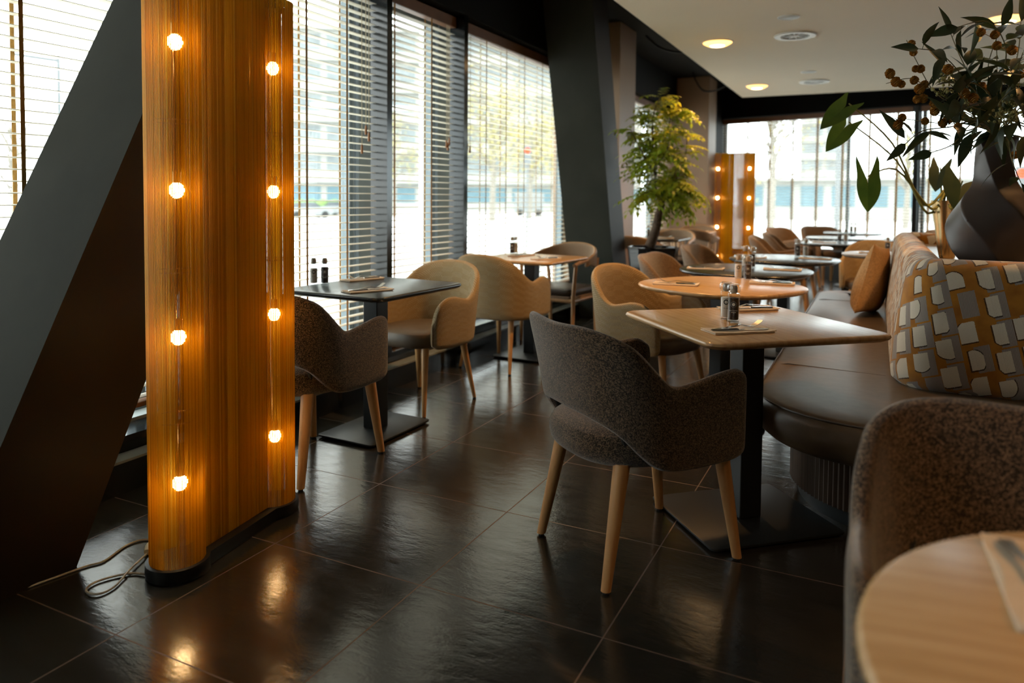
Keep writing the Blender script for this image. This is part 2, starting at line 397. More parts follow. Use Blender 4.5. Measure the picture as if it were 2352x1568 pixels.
def cr(pts, n):             # Catmull-Rom resample of n-tuples
    out = []; m_ = len(pts)
    for i in range(m_-1):
        p0, p1, p2, p3 = pts[max(i-1, 0)], pts[i], pts[i+1], pts[min(i+2, m_-1)]
        for k in range(n):
            u = k/n
            out.append(tuple(.5*((2*b)+(-a+c)*u+(2*a-5*b+4*c-d)*u*u+(-a+3*b-3*c+d)*u**3) for a, b, c, d in zip(p0, p1, p2, p3)))
    out.append(tuple(pts[-1])); return out
def rrect(hx, hy, r, n=6, c=(0, 0), rot=0):
    o = []
    for sx, sy, a0 in ((1, 1, 0), (-1, 1, 90), (-1, -1, 180), (1, -1, 270)):
        for k in range(n+1):
            a = R(a0+90*k/n); o.append((sx*(hx-r)+r*cos(a), sy*(hy-r)+r*sin(a)))
    return [(c[0]+x*cos(rot)-y*sin(rot), c[1]+x*sin(rot)+y*cos(rot)) for x, y in o]
def superell(hx, hy, e, n=48):
    o = []
    for k in range(n):
        a = 2*pi*k/n; ca, sa = cos(a), sin(a)
        o.append((hx*math.copysign(abs(ca)**(2/e), ca), hy*math.copysign(abs(sa)**(2/e), sa)))
    return o
def slab(mb, outline, z0, z1, edge=.008):
    def sc(d): 
        m_ = max(max(abs(x), abs(y)) for x, y in outline); k = (m_-d)/m_; return [(x*k, y*k) for x, y in outline]
    rings = []
    for d, z in ((edge*2.2, z0), (edge*.5, z0+edge*.9), (0, (z0+z1)/2+edge*.2), (edge*.25, z1-edge*.35), (edge, z1)):
        rings.append([(x, y, z) for x, y in sc(d)])
    mb.loft(rings); return mb

# ------------------------------------------------------------------ room shell
XW = -2.9
mb = MB(); mb.box((-2.95, -3.2, -.1), (7.2, 14, 0)); struct('floor', mb, 'floor_tiles')
mb = MB(); mb.box((-3.2, -3.2, 3.05), (7.2, 14.2, 3.15)); struct('ceiling', mb, 'dark_ceiling')
mb = MB(); mb.box((-1.82, -3.2, 2.70), (7.2, 11.25, 2.76)); struct('ceiling', mb, 'white_ceiling')
mb = MB(); mb.box((-1.70, -3.2, 2.76), (-1.66, 11.1, 3.05)); mb.box((-1.66, 11.06, 2.76), (7.2, 11.1, 3.05)); struct('trim_1', mb, 'dark_ceiling')
mb = MB(); mb.box((7.2, -3.2, 0), (7.3, 14, 3.05)); struct('wall_right', mb, 'dark_wall')
mb = MB(); mb.box((-3.2, -3.3, 0), (7.3, -3.2, 3.05)); struct('wall_back', mb, 'dark_wall')
# window wall: ledge, lintel, frames
mb = MB(); mb.box((XW-.06, -3.2, 0), (-2.70, 12.6, .125)); struct('trim_2', mb, 'black_gloss')
mb = MB(); mb.box((-2.79, -3.2, .125), (-2.702, 12.6, .135)); struct('trim_3', mb, 'ledge_top_glare')
mb = MB(); mb.box((XW-.05, -3.2, .135), (-2.795, 12.6, .20)); struct('trim_4', mb, 'black_gloss')
mb = MB(); mb.box((-3.2, -3.2, -.1), (XW-.055, 12.6, .20)); mb.box((-3.04, -3.2, .2), (XW-.05, 12.6, .215)); struct('wall_left', mb, 'frame_pale')
mb = MB(); mb.box((-3.2, -3.2, 2.57), (-2.80, 12.6, 3.05)); struct('trim_5', mb, 'dark_ceiling')
def cylbox(y0, y1): 
    b = MB(); b.box((-2.93, y0, .2), (-2.80, y1, 2.57)); return b
n_ = 6
for y0, y1 in ((2.28, 2.36), (3.845, 3.90), (4.815, 4.87)):
    struct('trim_%d' % n_, cylbox(y0, y1), 'black_gloss'); n_ += 1
# windows in the left wall: frame mesh with a glass pane as child
WIN = [(-.9, .55), (.55, 2.32), (2.32, 3.87), (3.87, 4.84), (4.84, 7.45), (8.0, 11.3)]
for i, (y0, y1) in enumerate(WIN):
    b = MB(); fw = .13
    yr = (y1+.02, y1+.30) if i < 5 else (y1-.35, y1-.1)
    b.box((-3.17, yr[0], .21), (-3.06, yr[1], 2.57))
    b.box((-3.12, y0+.02, .21), (-3.05, y1, .27)); b.box((-3.12, y0+.02, 2.50), (-3.05, y1, 2.57))
    for q in (.0, .035): b.box((-3.14, yr[0]-.05-q, .21), (-3.07, yr[0]-.035-q, 2.57))
    f = struct('window_%d' % (i+1), b, 'frame_grey')
    g = MB(); g.box((-3.095, y0+.02, .27), (-3.085, y1, 2.5)); g.build('glass', 'window_glass', f, False)
mb = MB(); mb.box((-3.2, -3.2, .2), (-2.84, -.9, 2.6)); struct('wall_left', mb, 'light_block_wall')  # unseen wall added to cut daylight on the near slanted column
# pilaster between windows and the corner pillar
mb = MB(); mb.box((-3.2, 7.45, 0), (-2.45, 8.0, 3.05)); struct('wall_pilaster', mb, 'brown_wall')
mb = MB(); mb.box((-3.2, 11.3, 0), (-2.31, 11.85, 3.05)); struct('wall_corner', mb, 'brown_wall')
mb = MB(); mb.box((-3.2, 11.85, 0), (-2.40, 13.4, 3.05)); struct('wall_left', mb, 'dark_ceiling')
# slanted structural columns
def slant(name, x0, x1, y0, y1, s, z0=0, z1=3.05):
    b = MB(); vs = [(x, y+s*z, z) for z in (z0, z1) for x, y in ((x0, y0), (x1, y0), (x1, y1), (x0, y1))]
    b.add(vs, [(3, 2, 1, 0), (4, 5, 6, 7), (0, 1, 5, 4)]); b.cur = 1; b.add(vs, [(1, 2, 6, 5)]); b.cur = 0
    b.add(vs, [(2, 3, 7, 6), (3, 0, 4, 7)])
    o = b.build(name, ['olive_plaster', 'column_shaded_side'], None, False); return o
o = slant('slanted_column', -2.78, -2.30, 1.03, 1.47, .47)
tag(o, 'olive grey slanted column leaning left behind the amber floor lamp', 'column')
o = slant('slanted_column', -2.78, -2.30, 7.02, 7.43, -.278)
tag(o, 'olive grey slanted column leaning between the window blinds and the small tree', 'column')
# far wall, turned 17 degrees: local x runs along it
BW = Vector((-2.47, 12.95, 0)); BA = R(-17.1)
bwall = Matrix.Translation(BW) @ Matrix.Rotation(BA, 4, 'Z')
def bstruct(name, b, mat, **kw):
    o = struct(name, b, mat, **kw); o.matrix_world = bwall; return o
b = MB(); b.box((-.6, -.05, 2.57), (10.5, .25, 3.05)); bstruct('trim_9', b, 'dark_ceiling')
b = MB(); b.box((-.6, -.02, -.1), (10.5, .25, .30)); bstruct('wall_front', b, 'black_metal')
b = MB(); b.box((-.3, -.02, .30), (.0, .12, 2.57)); bstruct('trim_10', b, 'black_metal')
b = MB(); b.box((3.06, -.03, .30), (3.12, .12, 2.57)); bstruct('trim_11', b, 'black_gloss')
for i, (x0, x1) in enumerate(((0, 3.06), (3.12, 6.2), (6.2, 9.4))):
    b = MB()
    for q in (x0, x1-.05): b.box((q, .14, .30), (q+.05, .20, 2.57))
    b.box((x0, .14, .30), (x1, .20, .35)); b.box((x0, .14, 2.5), (x1, .20, 2.57)); b.box(((x0+x1)/2+.55, .14, .30), ((x0+x1)/2+.59, .20, 2.57))
    f = bstruct('window_%d' % (7+i), b, 'frame_grey'); g = MB(); g.box((x0, .165, .35), (x1, .175, 2.5)); g.build('glass', 'window_glass', f, False)

# ------------------------------------------------------------------ venetian blinds
def blind(L, tapes, label, zb=.30, zt=2.47, pitch=.0445, cords=(), tw=.016, grp='wooden venetian blinds'):
    root = empty('venetian_blind', (0, 0, 0), 0, label, 'blind', grp)
    n = int((zt-zb)/pitch); b = MB()
    for i in range(n):
        z = zb+.03+i*pitch
        ring = lambda x: [(x, -.025, z-.001), (x, 0, z+.0025), (x, .025, z-.001), (x, .025, z+.0015), (x, 0, z+.005), (x, -.025, z+.0015)]
        b.loft([ring(.012), ring(L-.012)])
    b.build('slats', 'slat', root, False)
    h = MB(); h.box((.004, -.035, zt+.005), (L-.004, .035, zt+.085)); h.build('headrail', 'headrail', root, False, bevel=.004)
    h = MB(); h.box((.01, -.027, zb-.012), (L-.01, .027, zb+.010)); h.build('bottom_rail', 'headrail', root, False, bevel=.003)
    for x in tapes:
        tb = MB()
        for yy in (-.0285, .0285): tb.box((x-tw/2, yy-.0006, zb), (x+tw/2, yy+.0006, zt+.01))
        tb.build('ladder_tape', 'tape', root, False)
    for x, z in cords:
        cb = MB(); cb.tube([(x, -.036, zt), (x, -.037, z+.02)], .0022, 5); c = cb.build('pull_cord', 'cord', root)
        q = MB(); q.lathe([(.003, .03), (.006, .02), (.008, -.02), (.007, -.028)], (x, -.037, z), 8); q.build('tassel', 'tassel', c)
    return root
def wl(o, y0): o.location = (XW, y0, 0); o.rotation_euler = (0, 0, R(90))   # local x -> +Y, local -y -> +X
b_ = blind(1.45, (.3, .75, 1.2), 'unseen wooden blind added beyond the left edge of the picture to cut daylight', .29); wl(b_, -.88)  # unseen blind, added to dim the near slanted column
b_ = blind(1.70, (.35, 1.06, 1.50), 'wooden blind at the far left, seen behind the leaning column', .29); wl(b_, .60)
b_ = blind(1.475, (.28, .82, 1.17), 'wooden blind behind the dark square table', .215, cords=((1.34, 1.62), (1.37, 1.58), (1.30, 1.50)))
wl(b_, 2.37)
b_ = blind(.905, (.12, .57), 'narrow wooden blind behind the arched beige tub chair', .215, cords=((.76, 1.60), (.80, 1.62), (.78, 1.58))); wl(b_, 3.905)
b_ = blind(2.57, (.05, .42, .78, 1.14, 1.53, 1.90, 2.3), 'wide wooden blind ending at the middle slanted column', .33, tw=.012, cords=((.10, 1.60), (.14, 1.58))); wl(b_, 4.875)
b_ = blind(3.26, tuple(.1+.35*k for k in range(9)), 'wooden blind behind the small potted tree', .33, tw=.012); wl(b_, 8.02)
for x0, L, lab in ((.02, 3.02, 'wooden blind on the far wall, behind the amber lamp'), (3.14, 3.04, 'wooden blind on the far wall, behind the tall dark vase'), (6.22, 3.1, 'wooden blind on the far wall, hidden right of the vase')):
    b_ = blind(L, tuple(.12+.385*k for k in range(8) if .12+.385*k < L), lab, .36, tw=.017)
    b_.matrix_world = bwall @ Matrix.Translation((x0, -.0, 0))

# ------------------------------------------------------------------ amber floor lamps
def lamp_outline(c=.0, r=.083, L=.245, w=.034, n=20):
    # dumbbell: two round ends joined by a flat web, centred on the origin, long axis = local x
    a = math.asin(w/r); pts = []
    for sx in (1, -1):
        a0 = pi-a if sx == 1 else -a
        for k in range(n+1):
            an = -a0+2*a0*k/n if sx == 1 else (a)+ (2*pi-2*a)*k/n
            if sx == 1: pts.append((L+(r+c)*cos(an), (r+c)*sin(an)))
            else:
                pts.append((-L+(r+c)*cos(an), (r+c)*sin(an)))
    return pts
def resample(pts, d):
    out = []; P2 = pts+[pts[0]]; acc = 0
    for a, b in zip(P2, P2[1:]):
        l = math.hypot(b[0]-a[0], b[1]-a[1])
        while acc < l: out.append((a[0]+(b[0]-a[0])*acc/l, a[1]+(b[1]-a[1])*acc/l)); acc += d
        acc -= l
    return out
def make_lamp():
    root = empty('floor_lamp', (0, 0, 0))
    H = 1.93; ol = lamp_outline(); rods = [q for q in resample(ol, .0046) if q[0] < 0]+[q for q in resample(ol, .0039) if q[0] >= 0]
    b = MB(); rnd = random.Random(3)
    for x, y in rods:
        r = .00165*rnd.uniform(.9, 1.12); z0 = .035; z1 = H
        jx, jy = rnd.uniform(-.0005, .0005), rnd.uniform(-.0005, .0005)
        b.loft([[(x+jx*q+r*cos(2*pi*k/5), y+jy*q+r*sin(2*pi*k/5), z) for k in range(5)] for q, z in ((0, z0), (1, z1))]); rv = rnd.random(); b.uv[-7:] = [[(rv, .5)]*len(fc) for fc in b.f[-7:]]
    b.build('shade', 'amber_rod', root, False)
    b = MB(); o2 = lamp_outline(.014, L=.245, w=.06)
    slab(b, o2, 0, .045, .004); b.build('base', 'base_shade', root)
    b = MB(); inn = lamp_outline(-.006, w=.028)
    for z in (.50, .97, 1.44, 1.915):
        b.tube([(x, y, z) for x, y in inn]+[(inn[0][0], inn[0][1], z)], .0022, 5, False)
    b.build('tie_ring', 'tape', root)
    for sx in (-1, 1):
        b = MB(); b.tube([(sx*.245, 0, .04), (sx*.245, 0, H-.02)], .005, 8); pl = b.build('pole', 'brass', root)
        for z in (.29, .758, 1.223, 1.684):
            g = MB(); g.lathe([(.0015, -.024), (.012, -.021), (.021, -.010), (.024, .002), (.020, .015), (.010, .024), (.0015, .026)], (sx*.245, -.012, z), 10)
            g.build('bulb', 'bulb_glow', root)
            g = MB(); g.lathe([(.013, 0), (.014, .035)], (sx*.245, -.012, z+.024), 10); g.build('bulb_socket', 'brass', root)
    return root
lamp = make_lamp()
N1 = Vector((-1.985, 1.60, 0)); F1 = Vector((-2.055, 2.085, 0)); c_ = (N1+F1)/2
place(lamp, USED, 'floor_lamp', (c_.x, c_.y, 0), math.atan2(F1.y-N1.y, F1.x-N1.x), 'tall amber rod floor lamp glowing beside the leaning column at the left', 'floor lamp', 'amber floor lamps')
place(lamp, USED, 'floor_lamp', (-2.04, 11.95, 0), R(-4), 'amber floor lamp standing by the far corner pillar', 'floor lamp', 'amber floor lamps')

# ------------------------------------------------------------------ chairs
def shell_mesh(right, n=4, thick=.045, rear_thick=None):
    """right: control rows (x, y, ztop, zbot, lean) from the front of the right arm round to the centre of the back."""
    full = [tuple(p) for p in right]+[(-x, y, zt, zb, ln) for x, y, zt, zb, ln in right[-2::-1]]
    pts = cr(full, n); rings = []
    L = len(pts)
    for i, (x, y, zt, zb, ln) in enumerate(pts):
        a, b = pts[max(i-1, 0)], pts[min(i+1, L-1)]
        d = Vector((b[0]-a[0], b[1]-a[1], 0)).normalized(); nrm = Vector((-d.y, d.x, 0))
        if nrm.dot(Vector((x, y+.02, 0))) < 0: nrm = -nrm
        e = min(i, L-1-i); th = thick*(.45 if e == 0 else .85 if e == 1 else 1)
        h = zt-zb; ring = []
        for u, v in ((0, .0), (.42, .03), (.5, .10), (.5, .28), (.5, .5), (.5, .72), (.5, .9), (.38, .975), (0, 1.0), (-.38, .975), (-.5, .9), (-.5, .72), (-.5, .5), (-.5, .28), (-.5, .10), (-.42, .03)):
            off = u*th + ln*(v**1.3)
            ring.append((x+nrm.x*off, y+nrm.y*off, zb+h*v))
        rings.append(ring)
    # rounded end caps
    for end in (0, -1):
        r = rings[end]; c = Vector((0, 0, 0))
        for q in r: c += Vector(q)
        c /= len(r); fwd = (Vector(rings[end][0])-Vector(rings[1 if end == 0 else -2][0])); fwd.z = 0; fwd = fwd.normalized()*.012
        nr = [tuple(Vector(q)*.9+c*.1+fwd) for q in r]
        if end == 0: rings.insert(0, nr)
        else: rings.append(nr)
    b = MB(); b.loft(rings, True, True, uv=True); return b
def pad(mb, outline, prof):
    mb.loft([[(x*k, y*k+dy, z) for x, y in outline] for k, dy, z in prof]); return mb
def leg_bm(top, foot, r0=.021, r1=.013, seg=10, oval=1.0):
    b = MB(); t_, f_ = Vector(top), Vector(foot); d = (f_-t_); rings = []
    for q in (0, .04, .5, .93, 1.0):
        c = t_+d*q; r = r0+(r1-r0)*q
        rings.append([(c.x+r*oval*cos(2*pi*k/seg), c.y+r*sin(2*pi*k/seg), c.z) for k in range(seg)])
    b.loft(rings); return b
def chair_legs(root, tx, ty0, ty1, fx, fy0, fy1, zt, mat='oak_leg', **kw):
    for sx in (1, -1):
        for (ty, fy) in ((ty1, fy1), (ty0, fy0)):
            l = leg_bm((sx*tx, ty, zt), (sx*fx, fy, .008), **kw).build('leg', mat, root)
            g = MB(); g.lathe([(.010, 0), (.011, .009)], (sx*fx, fy, 0), 8); g.build('foot_cap', 'rubber', l)
def armchair(mat, leather=None):
    root = empty('armchair', (0, 0, 0))
    rows = [(.262, .222, .645, .392, .002), (.272, .18, .670, .372, .004), (.278, .10, .664, .368, .006), (.280, .01, .648, .366, .008),
            (.278, -.075, .640, .370, .012), (.270, -.130, .685, .385, .025), (.252, -.182, .750, .430, .04), (.222, -.226, .797, .482, .055), (.15, -.262, .820, .512, .065), (0, -.275, .815, .520, .068)]
    shell_mesh(rows, 4, .042).build('backrest', mat, root, True, sub=1)
    b = MB(); ol = [(x*.97, y-.015) for x, y in superell(.262, .285, 2.5, 40)]
    pad(b, ol, ((.75, 0, .365), (.93, 0, .370), (1.0, 0, .395), (1.02, 0, .435), (.98, 0, .470), (.84, 0, .490), (.4, 0, .497)))
    b.build('seat', leather or mat, root, True, sub=1)
    for sx in (1, -1):
        b = MB(); b.tube([(sx*.205, -.19, .44), (sx*.215, -.212, .50), (sx*.205, -.235, .56)], .010, 8); b.build('back_bracket', 'black_metal', root)
    chair_legs(root, .185, -.19, .20, .215, -.262, .255, .385, r0=.028, r1=.0165)
    return root
def tub_chair(mat):
    root = empty('tub_chair', (0, 0, 0))
    rows = [(.242, .205, .52, .385, 0), (.250, .18, .60, .370, .004), (.258, .13, .645, .365, .008), (.262, .06, .655, .362, .012), (.263, -.01, .640, .362, .014),
            (.260, -.07, .632, .362, .018), (.248, -.13, .665, .362, .025), (.222, -.185, .730, .362, .035), (.178, -.23, .785, .362, .045), (.10, -.258, .817, .362, .052), (0, -.268, .825, .362, .055)]
    shell_mesh(rows, 4, .042).build('backrest', mat, root, True, sub=1)
    b = MB(); ol = superell(.240, .25, 3.0, 40); ol = [(x*(1.0 if y > 0 else 1-.18*(abs(y)/.27)**2), y) for x, y in ol]
    pad(b, ol, ((.85, 0, .362), (.97, .0, .368), (1.0, .0, .39), (1.0, .0, .425), (.975, .0, .448), (.85, 0, .462), (.4, 0, .47)))
    b.build('seat', 'leather', root, True, sub=1)
    chair_legs(root, .17, -.17, .18, .21, -.245, .24, .372, r0=.0215, r1=.011)
    return root
def rattan_chair():
    root = empty('rattan_chair', (0, 0, 0))
    for sx in (1, -1):
        b = MB(); b.tube([(sx*.245, .225, .0), (sx*.245, .215, .40), (sx*.262, .205, .675)], [.013, .018, .015], 10); b.build('leg', 'rattan_frame', root)
        b = MB(); b.tube([(sx*.225, -.235, .0), (sx*.222, -.215, .40), (sx*.25, -.20, .70)], [.013, .018, .014], 10); b.build('leg', 'rattan_frame', root)
        b = MB(); b.tube([(sx*.245, .215, .37), (sx*.222, -.215, .37)], .014, 8); b.build('side_rail', 'rattan_frame', root)
    b = MB(); b.tube([(.245, .215, .37), (-.245, .215, .37)], .016, 8); b.build('front_rail', 'rattan_frame', root)
    b = MB(); b.tube([(.22, -.215, .37), (-.22, -.215, .37)], .014, 8); b.build('back_rail', 'rattan_frame', root)
    # curved top rail and arms
    pr_ = cr([(.272, .255, .665), (.275, .18, .680), (.280, .03, .70), (.262, -.12, .735), (.195, -.245, .775), (.09, -.295, .80), (0, -.303, .805)], 4)
    pr_ = pr_+[(-x, y, z) for x, y, z in pr_[-2::-1]]
    b = MB(); b.tube(pr_, .016, 8); b.build('arm_rail', 'rattan_frame', root)
    rows = [(x, y, z+.012, z-.115 if abs(x) < .27 else z-.05, 0) for x, y, z in ((.278, .06, .69), (.280, .0, .703), (.262, -.12, .735), (.195, -.245, .775), (.09, -.295, .80), (0, -.303, .805))]
    shell_mesh(rows, 4, .036).build('woven_back', 'rattan_weave', root, True)
    b = MB(); slab(b, rrect(.235, .225, .05), .375, .405, .004); b.build('woven_seat', 'rattan_weave', root)
    b = MB(); slab(b, rrect(.24, .23, .06), .408, .465, .015); b.build('seat_cushion', 'leather_dark', root)
    return root
chA = armchair('tweed_brown'); chT = armchair('tweed_tan', 'leather'); chB = tub_chair('woven_beige'); chR = rattan_chair()
def head(dx, dy): return math.atan2(dy, dx)-pi/2       # local +y points along (dx, dy)
G1, G2, G3 = 'brown tweed armchairs', 'beige woven tub chairs', 'woven back chairs by the window'
place(chA, USED, '', (-.72, 2.445, 0), head(.62, .78), 'dark brown tweed armchair pulled up to the nearest square oak table', 'armchair', G1)
place(chA, USED, '', (-2.295, 2.55, 0), head(.045, 1), 'dark brown tweed armchair half hidden behind the amber lamp at the dark square table', 'armchair', G1)
place(chA, USED, '', (.275, 1.36, 0), head(-.03, -1), 'brown tweed armchair in the right foreground behind the round oak table', 'armchair', G1)
place(chB, USED, '', (-2.375, 3.60, 0), head(-.09, -1), 'beige woven tub chair with brown leather seat facing the dark square table', 'tub chair', G2)
place(chB, USED, '', (-2.39, 4.70, 0), head(.12, 1), 'beige woven tub chair seen from behind, at the window oak table', 'tub chair', G2)
place(chB, USED, '', (-1.13, 4.08, 0), head(.93, -.32), 'orange lit woven tub chair tucked at the rounded oak table', 'tub chair', G2)
place(chR, USED, '', (-2.40, 5.76, 0), head(-.12, -1), 'woven back wooden chair beyond the window oak table', 'chair', G3)
G4 = 'tan armchairs at the dark oval tables'
place(chT, USED, '', (-1.15, 5.15, 0), head(1, -.06), 'tan upholstered armchair at the nearer dark oval table', 'armchair', G4)
place(chT, USED, '', (-1.13, 6.32, 0), head(1, -.1), 'tan upholstered armchair at the second dark oval table, before the far lamp', 'armchair', G4)
G5 = 'tan armchairs in the far dining area'
place(chT, USED, '', (-.88, 8.25, 0), head(1, .05), 'nearer of two tan armchairs side by side at the far left table edge', 'armchair', G5)
place(chT, USED, '', (-.86, 9.15, 0), head(1, .05), 'farther of two tan armchairs side by side at the far left table edge', 'armchair', G5)
place(chT, USED, '', (-1.0, 10.75, 0), head(1, -.5), 'dark side tan armchair near the far windows, turned right', 'armchair', G5)
place(chT, USED, '', (-.62, 11.45, 0), head(.6, -.9), 'tan armchair at the farthest table against the far blind', 'armchair', G5)
place(chT, USED, '', (.42, 11.35, 0), head(-1, -.2), 'tan armchair right of the farthest table, facing left', 'armchair', G5)
place(chB, USED, '', (-.02, 7.72, 0), head(-.05, -1), 'beige tub chair beyond the small table behind the cushion', 'tub chair', G2)
place(chB, USED, '', (.52, 8.9, 0), head(-1, 0), 'beige tub chair right of the far paired tables', 'tub chair', G2)
place(chR, USED, '', (-2.28, 7.62, 0), head(0, 1), 'woven back chair just left of the planter, seen from behind', 'chair', G3)
place(chR, USED, '', (-2.3, 9.1, 0), head(0, -1), 'woven back chair facing us across the dark table behind the tree', 'chair', G3)
place(chR, USED, '', (-2.18, 9.86, 0), head(0, 1), 'woven back chair before the farthest window table', 'chair', G3)
place(chR, USED, '', (-2.4, 10.93, 0), head(0, -1), 'woven back chair by the corner pillar', 'chair', G3)

# ------------------------------------------------------------------ tables
def table(loc, rot, outline, topmat, label, base='square', bs=(.25, .25), brot=0, grp=None, post=.045, th=.026):
    root = empty('dining_table', (loc[0], loc[1], 0), rot, label, 'table', grp)
    b = MB(); slab(b, outline, .75-th, .75, .009); b.build('tabletop', topmat, root, True, angle=50)
    b = MB(); slab(b, rrect(.14, .14, .02), .716, .7235, .001); b.build('top_plate', 'black_metal', root)
    b = MB()
    b.box((-post, -post, .018), (post, post, .717)); b.build('post', 'black_metal', root, False, bevel=.004)
    b = MB(); ol = rrect(bs[0], bs[1], .02) if base == 'square' else superell(bs[0], bs[1], 2, 48)
    slab(b, ol, .008, .018, .002); b.build('base_plate', 'black_metal', root)
    b = MB()
    for sx in (1, -1):
        for sy in (1, -1):
            b.lathe([(.012, 0), (.012, .008)], (sx*bs[0]*.66, sy*bs[1]*.66, 0), 8)
    b.build('base_feet', 'rubber', root)
    return root
TBG = 'dining tables'
table((-.425, 2.855), R(-48.5), rrect(.357, .357, .055), 'oak_top', 'nearest square oak table with a black post, in front of the banquette', 'square', (.235, .27), grp=TBG)
table((-2.30, 3.06), R(-2), rrect(.315, .365, .055), 'black_top', 'dark square table by the blinds, next to the amber lamp', 'square', (.175, .245), grp=TBG)
table((-2.36, 5.10), R(-4), rrect(.33, .35, .05), 'oak_top', 'square oak table by the blinds with tub chair and woven chair', 'square', (.20, .25), grp=TBG)
table((-.74, 4.02), R(-28), superell(.41, .40, 2.6, 64), 'oak_top', 'rounded oak table, second in the row along the banquette', 'round', (.24, .24), grp=TBG, post=.04)
table((-.765, 4.99), R(-10), superell(.41, .42, 2.3, 64), 'black_top', 'dark oval table, third in the row along the banquette', 'round', (.24, .24), grp=TBG, post=.04)
table((-.64, 6.07), R(-10), superell(.40, .42, 2.3, 64), 'black_top', 'dark oval table, fourth in the row along the banquette', 'round', (.24, .24), grp=TBG, post=.04)
table((-.28, 8.55), 0, superell(.46, .40, 2.6, 64), 'black_top', 'nearer of the paired dark tables in the far dining area', 'round', (.25, .25), grp=TBG, post=.04)
table((-.30, 9.75), 0, superell(.48, .42, 2.6, 64), 'black_top', 'farther of the paired dark tables in the far dining area', 'round', (.25, .25), grp=TBG, post=.04)
table((.13, 7.03), 0, superell(.40, .36, 2.4, 64), 'grey_top', 'pale topped small table beyond the tan cushion', 'round', (.22, .22), grp=TBG, post=.035)
table((-.30, 11.30), 0, superell(.38, .38, 2.6, 64), 'black_top', 'farthest dark table against the far blind', 'round', (.22, .22), grp=TBG, post=.035)
table((-2.30, 8.40), 0, rrect(.34, .34, .05), 'black_top', 'dark square table behind the small tree', 'square', (.2, .2), grp=TBG)
table((-2.36, 10.40), 0, rrect(.32, .32, .05), 'oak_top', 'oak square table by the corner pillar', 'square', (.2, .2), grp=TBG)
table((.395, .885), R(8), superell(.405, .40, 2.0, 72), 'oak_top', 'round oak table in the right foreground, nearest the camera', 'round', (.22, .22), grp=TBG, post=.035)

# ------------------------------------------------------------------ banquette island
def sweep(mb, path, prof, closed=False):
    L = len(path); rings = []
    for i, (x, y) in enumerate(path):
        a, b = path[max(i-1, 0)], path[min(i+1, L-1)]
        d = Vector((b[0]-a[0], b[1]-a[1])).normalized(); n = Vector((-d.y, d.x))
        rings.append([(x+n.x*o_, y+n.y*o_, z) for o_, z in prof])
    mb.loft(rings, True, True, uv=True); return mb
def corner_path(x0, y_far, yc, r, x_end, n=10, rfar=.12, xfar=None):
    """Runs from the far end down the left side, round the near corner, off to the right. Left normal points inward (+)."""
    pts = []
    if xfar is not None:
        for k in range(6):
            a = R(90+90*k/6); pts.append((x0+rfar+(rfar*cos(a)), y_far-rfar+rfar*sin(a)))
        pts = [(xfar, y_far)]+pts
        y_far -= rfar
    yy = y_far
    while yy > yc+r+.15: pts.append((x0, yy)); yy -= .3
    for k in range(n+1):
        a = R(180+90*k/n); pts.append((x0+r+r*cos(a), yc+r+r*sin(a)))
    xx = x0+r+.3
    while xx < x_end: pts.append((xx, yc)); xx += .3
    pts.append((x_end, yc)); return pts
bench = empty('banquette', (.9, 4.6, 0), 0, 'curved brown leather banquette with high patterned back, right of the tables', 'banquette')
def bb(mb, name, mat, par=bench, **kw):
    mb.v = [(x-.9, y-4.6, z) for x, y, z in mb.v]; return mb.build(name, mat, par, True, **kw)
seat_path = corner_path(-.408, 6.62, 2.66, .42, 3.2, 14, .22, .42)
b = MB(); prof = [(.03, .315), (.0, .34), (-.018, .385), (-.016, .43), (.0, .456), (.014, .462), (.03, .4655), (.12, .470), (.30, .470), (.405, .470), (.405, .40), (.405, .315)]
seat_path = corner_path(-.408, 6.62, 2.66, .42, 3.2, 28, .22, .42)
sweep(b, seat_path, prof)
b.box((-.03, 3.055, .33), (.32, 6.30, .4697)); b.box((.32, 3.055, .33), (3.2, 3.46, .4697)); seat_o = bb(b, 'seat', 'leather')
b = MB(); pp = corner_path(-.408, 6.62, 2.66, .42, 3.2, 14, .22, .42)
b.tube([(x, y, .459) for x, y in pp], .0035, 6, False); bb(b, 'piping', 'leather_dark', None) .parent = seat_o
for (pa, pb) in (((-.402, 3.50), (.05, 3.46)), ((-.402, 5.9), (.05, 5.9)), ((-.402, 4.72), (.05, 4.72))):
    b = MB(); b.tube([(pa[0], pa[1], .458), (pa[0]+.06, pa[1], .4705), (pb[0], pb[1], .468)], .0022, 6); q = bb(b, 'seam', 'leather_dark', None); q.parent = seat_o
b = MB(); kick = corner_path(-.30, 6.45, 2.88, .42, 3.2, 60, .2, .42)
kp = []
for i, (x, y) in enumerate(resample(kick+kick[-2:0:-1], .011)):
    kp.append((x, y))
kp = kp[:len(kp)//2]
rings = []
for i, (x, y) in enumerate(kp):
    a, c2 = kp[max(i-1, 0)], kp[min(i+1, len(kp)-1)]; d = Vector((c2[0]-a[0], c2[1]-a[1])).normalized(); n = Vector((-d.y, d.x)); o_ = -.004 if i % 2 else .004
    rings.append([(x+n.x*(o_+q), y+n.y*(o_+q), z) for q, z in ((0, .065), (0, .32), (.02, .32), (.02, .065))])
b.loft(rings, True, True); bb(b, 'plinth', 'walnut_slat')
b = MB(); toe = corner_path(-.27, 6.42, 2.91, .40, 3.2, 14, .2, .42); sweep(b, toe, [(0, 0), (0, .066), (.03, .066), (.03, 0)]); bb(b, 'toe_kick', 'black_metal')
back_path = corner_path(.065, 6.20, 3.235, .17, 3.2, 12, .15, .6)
b = MB(); prof = [(.0, .455), (-.004, .52), (.006, .62), (.022, .76), (.040, .88), (.052, .935), (.075, .968), (.11, .982), (.16, .978), (.19, .955), (.20, .92), (.20, .50), (.19, .455)]
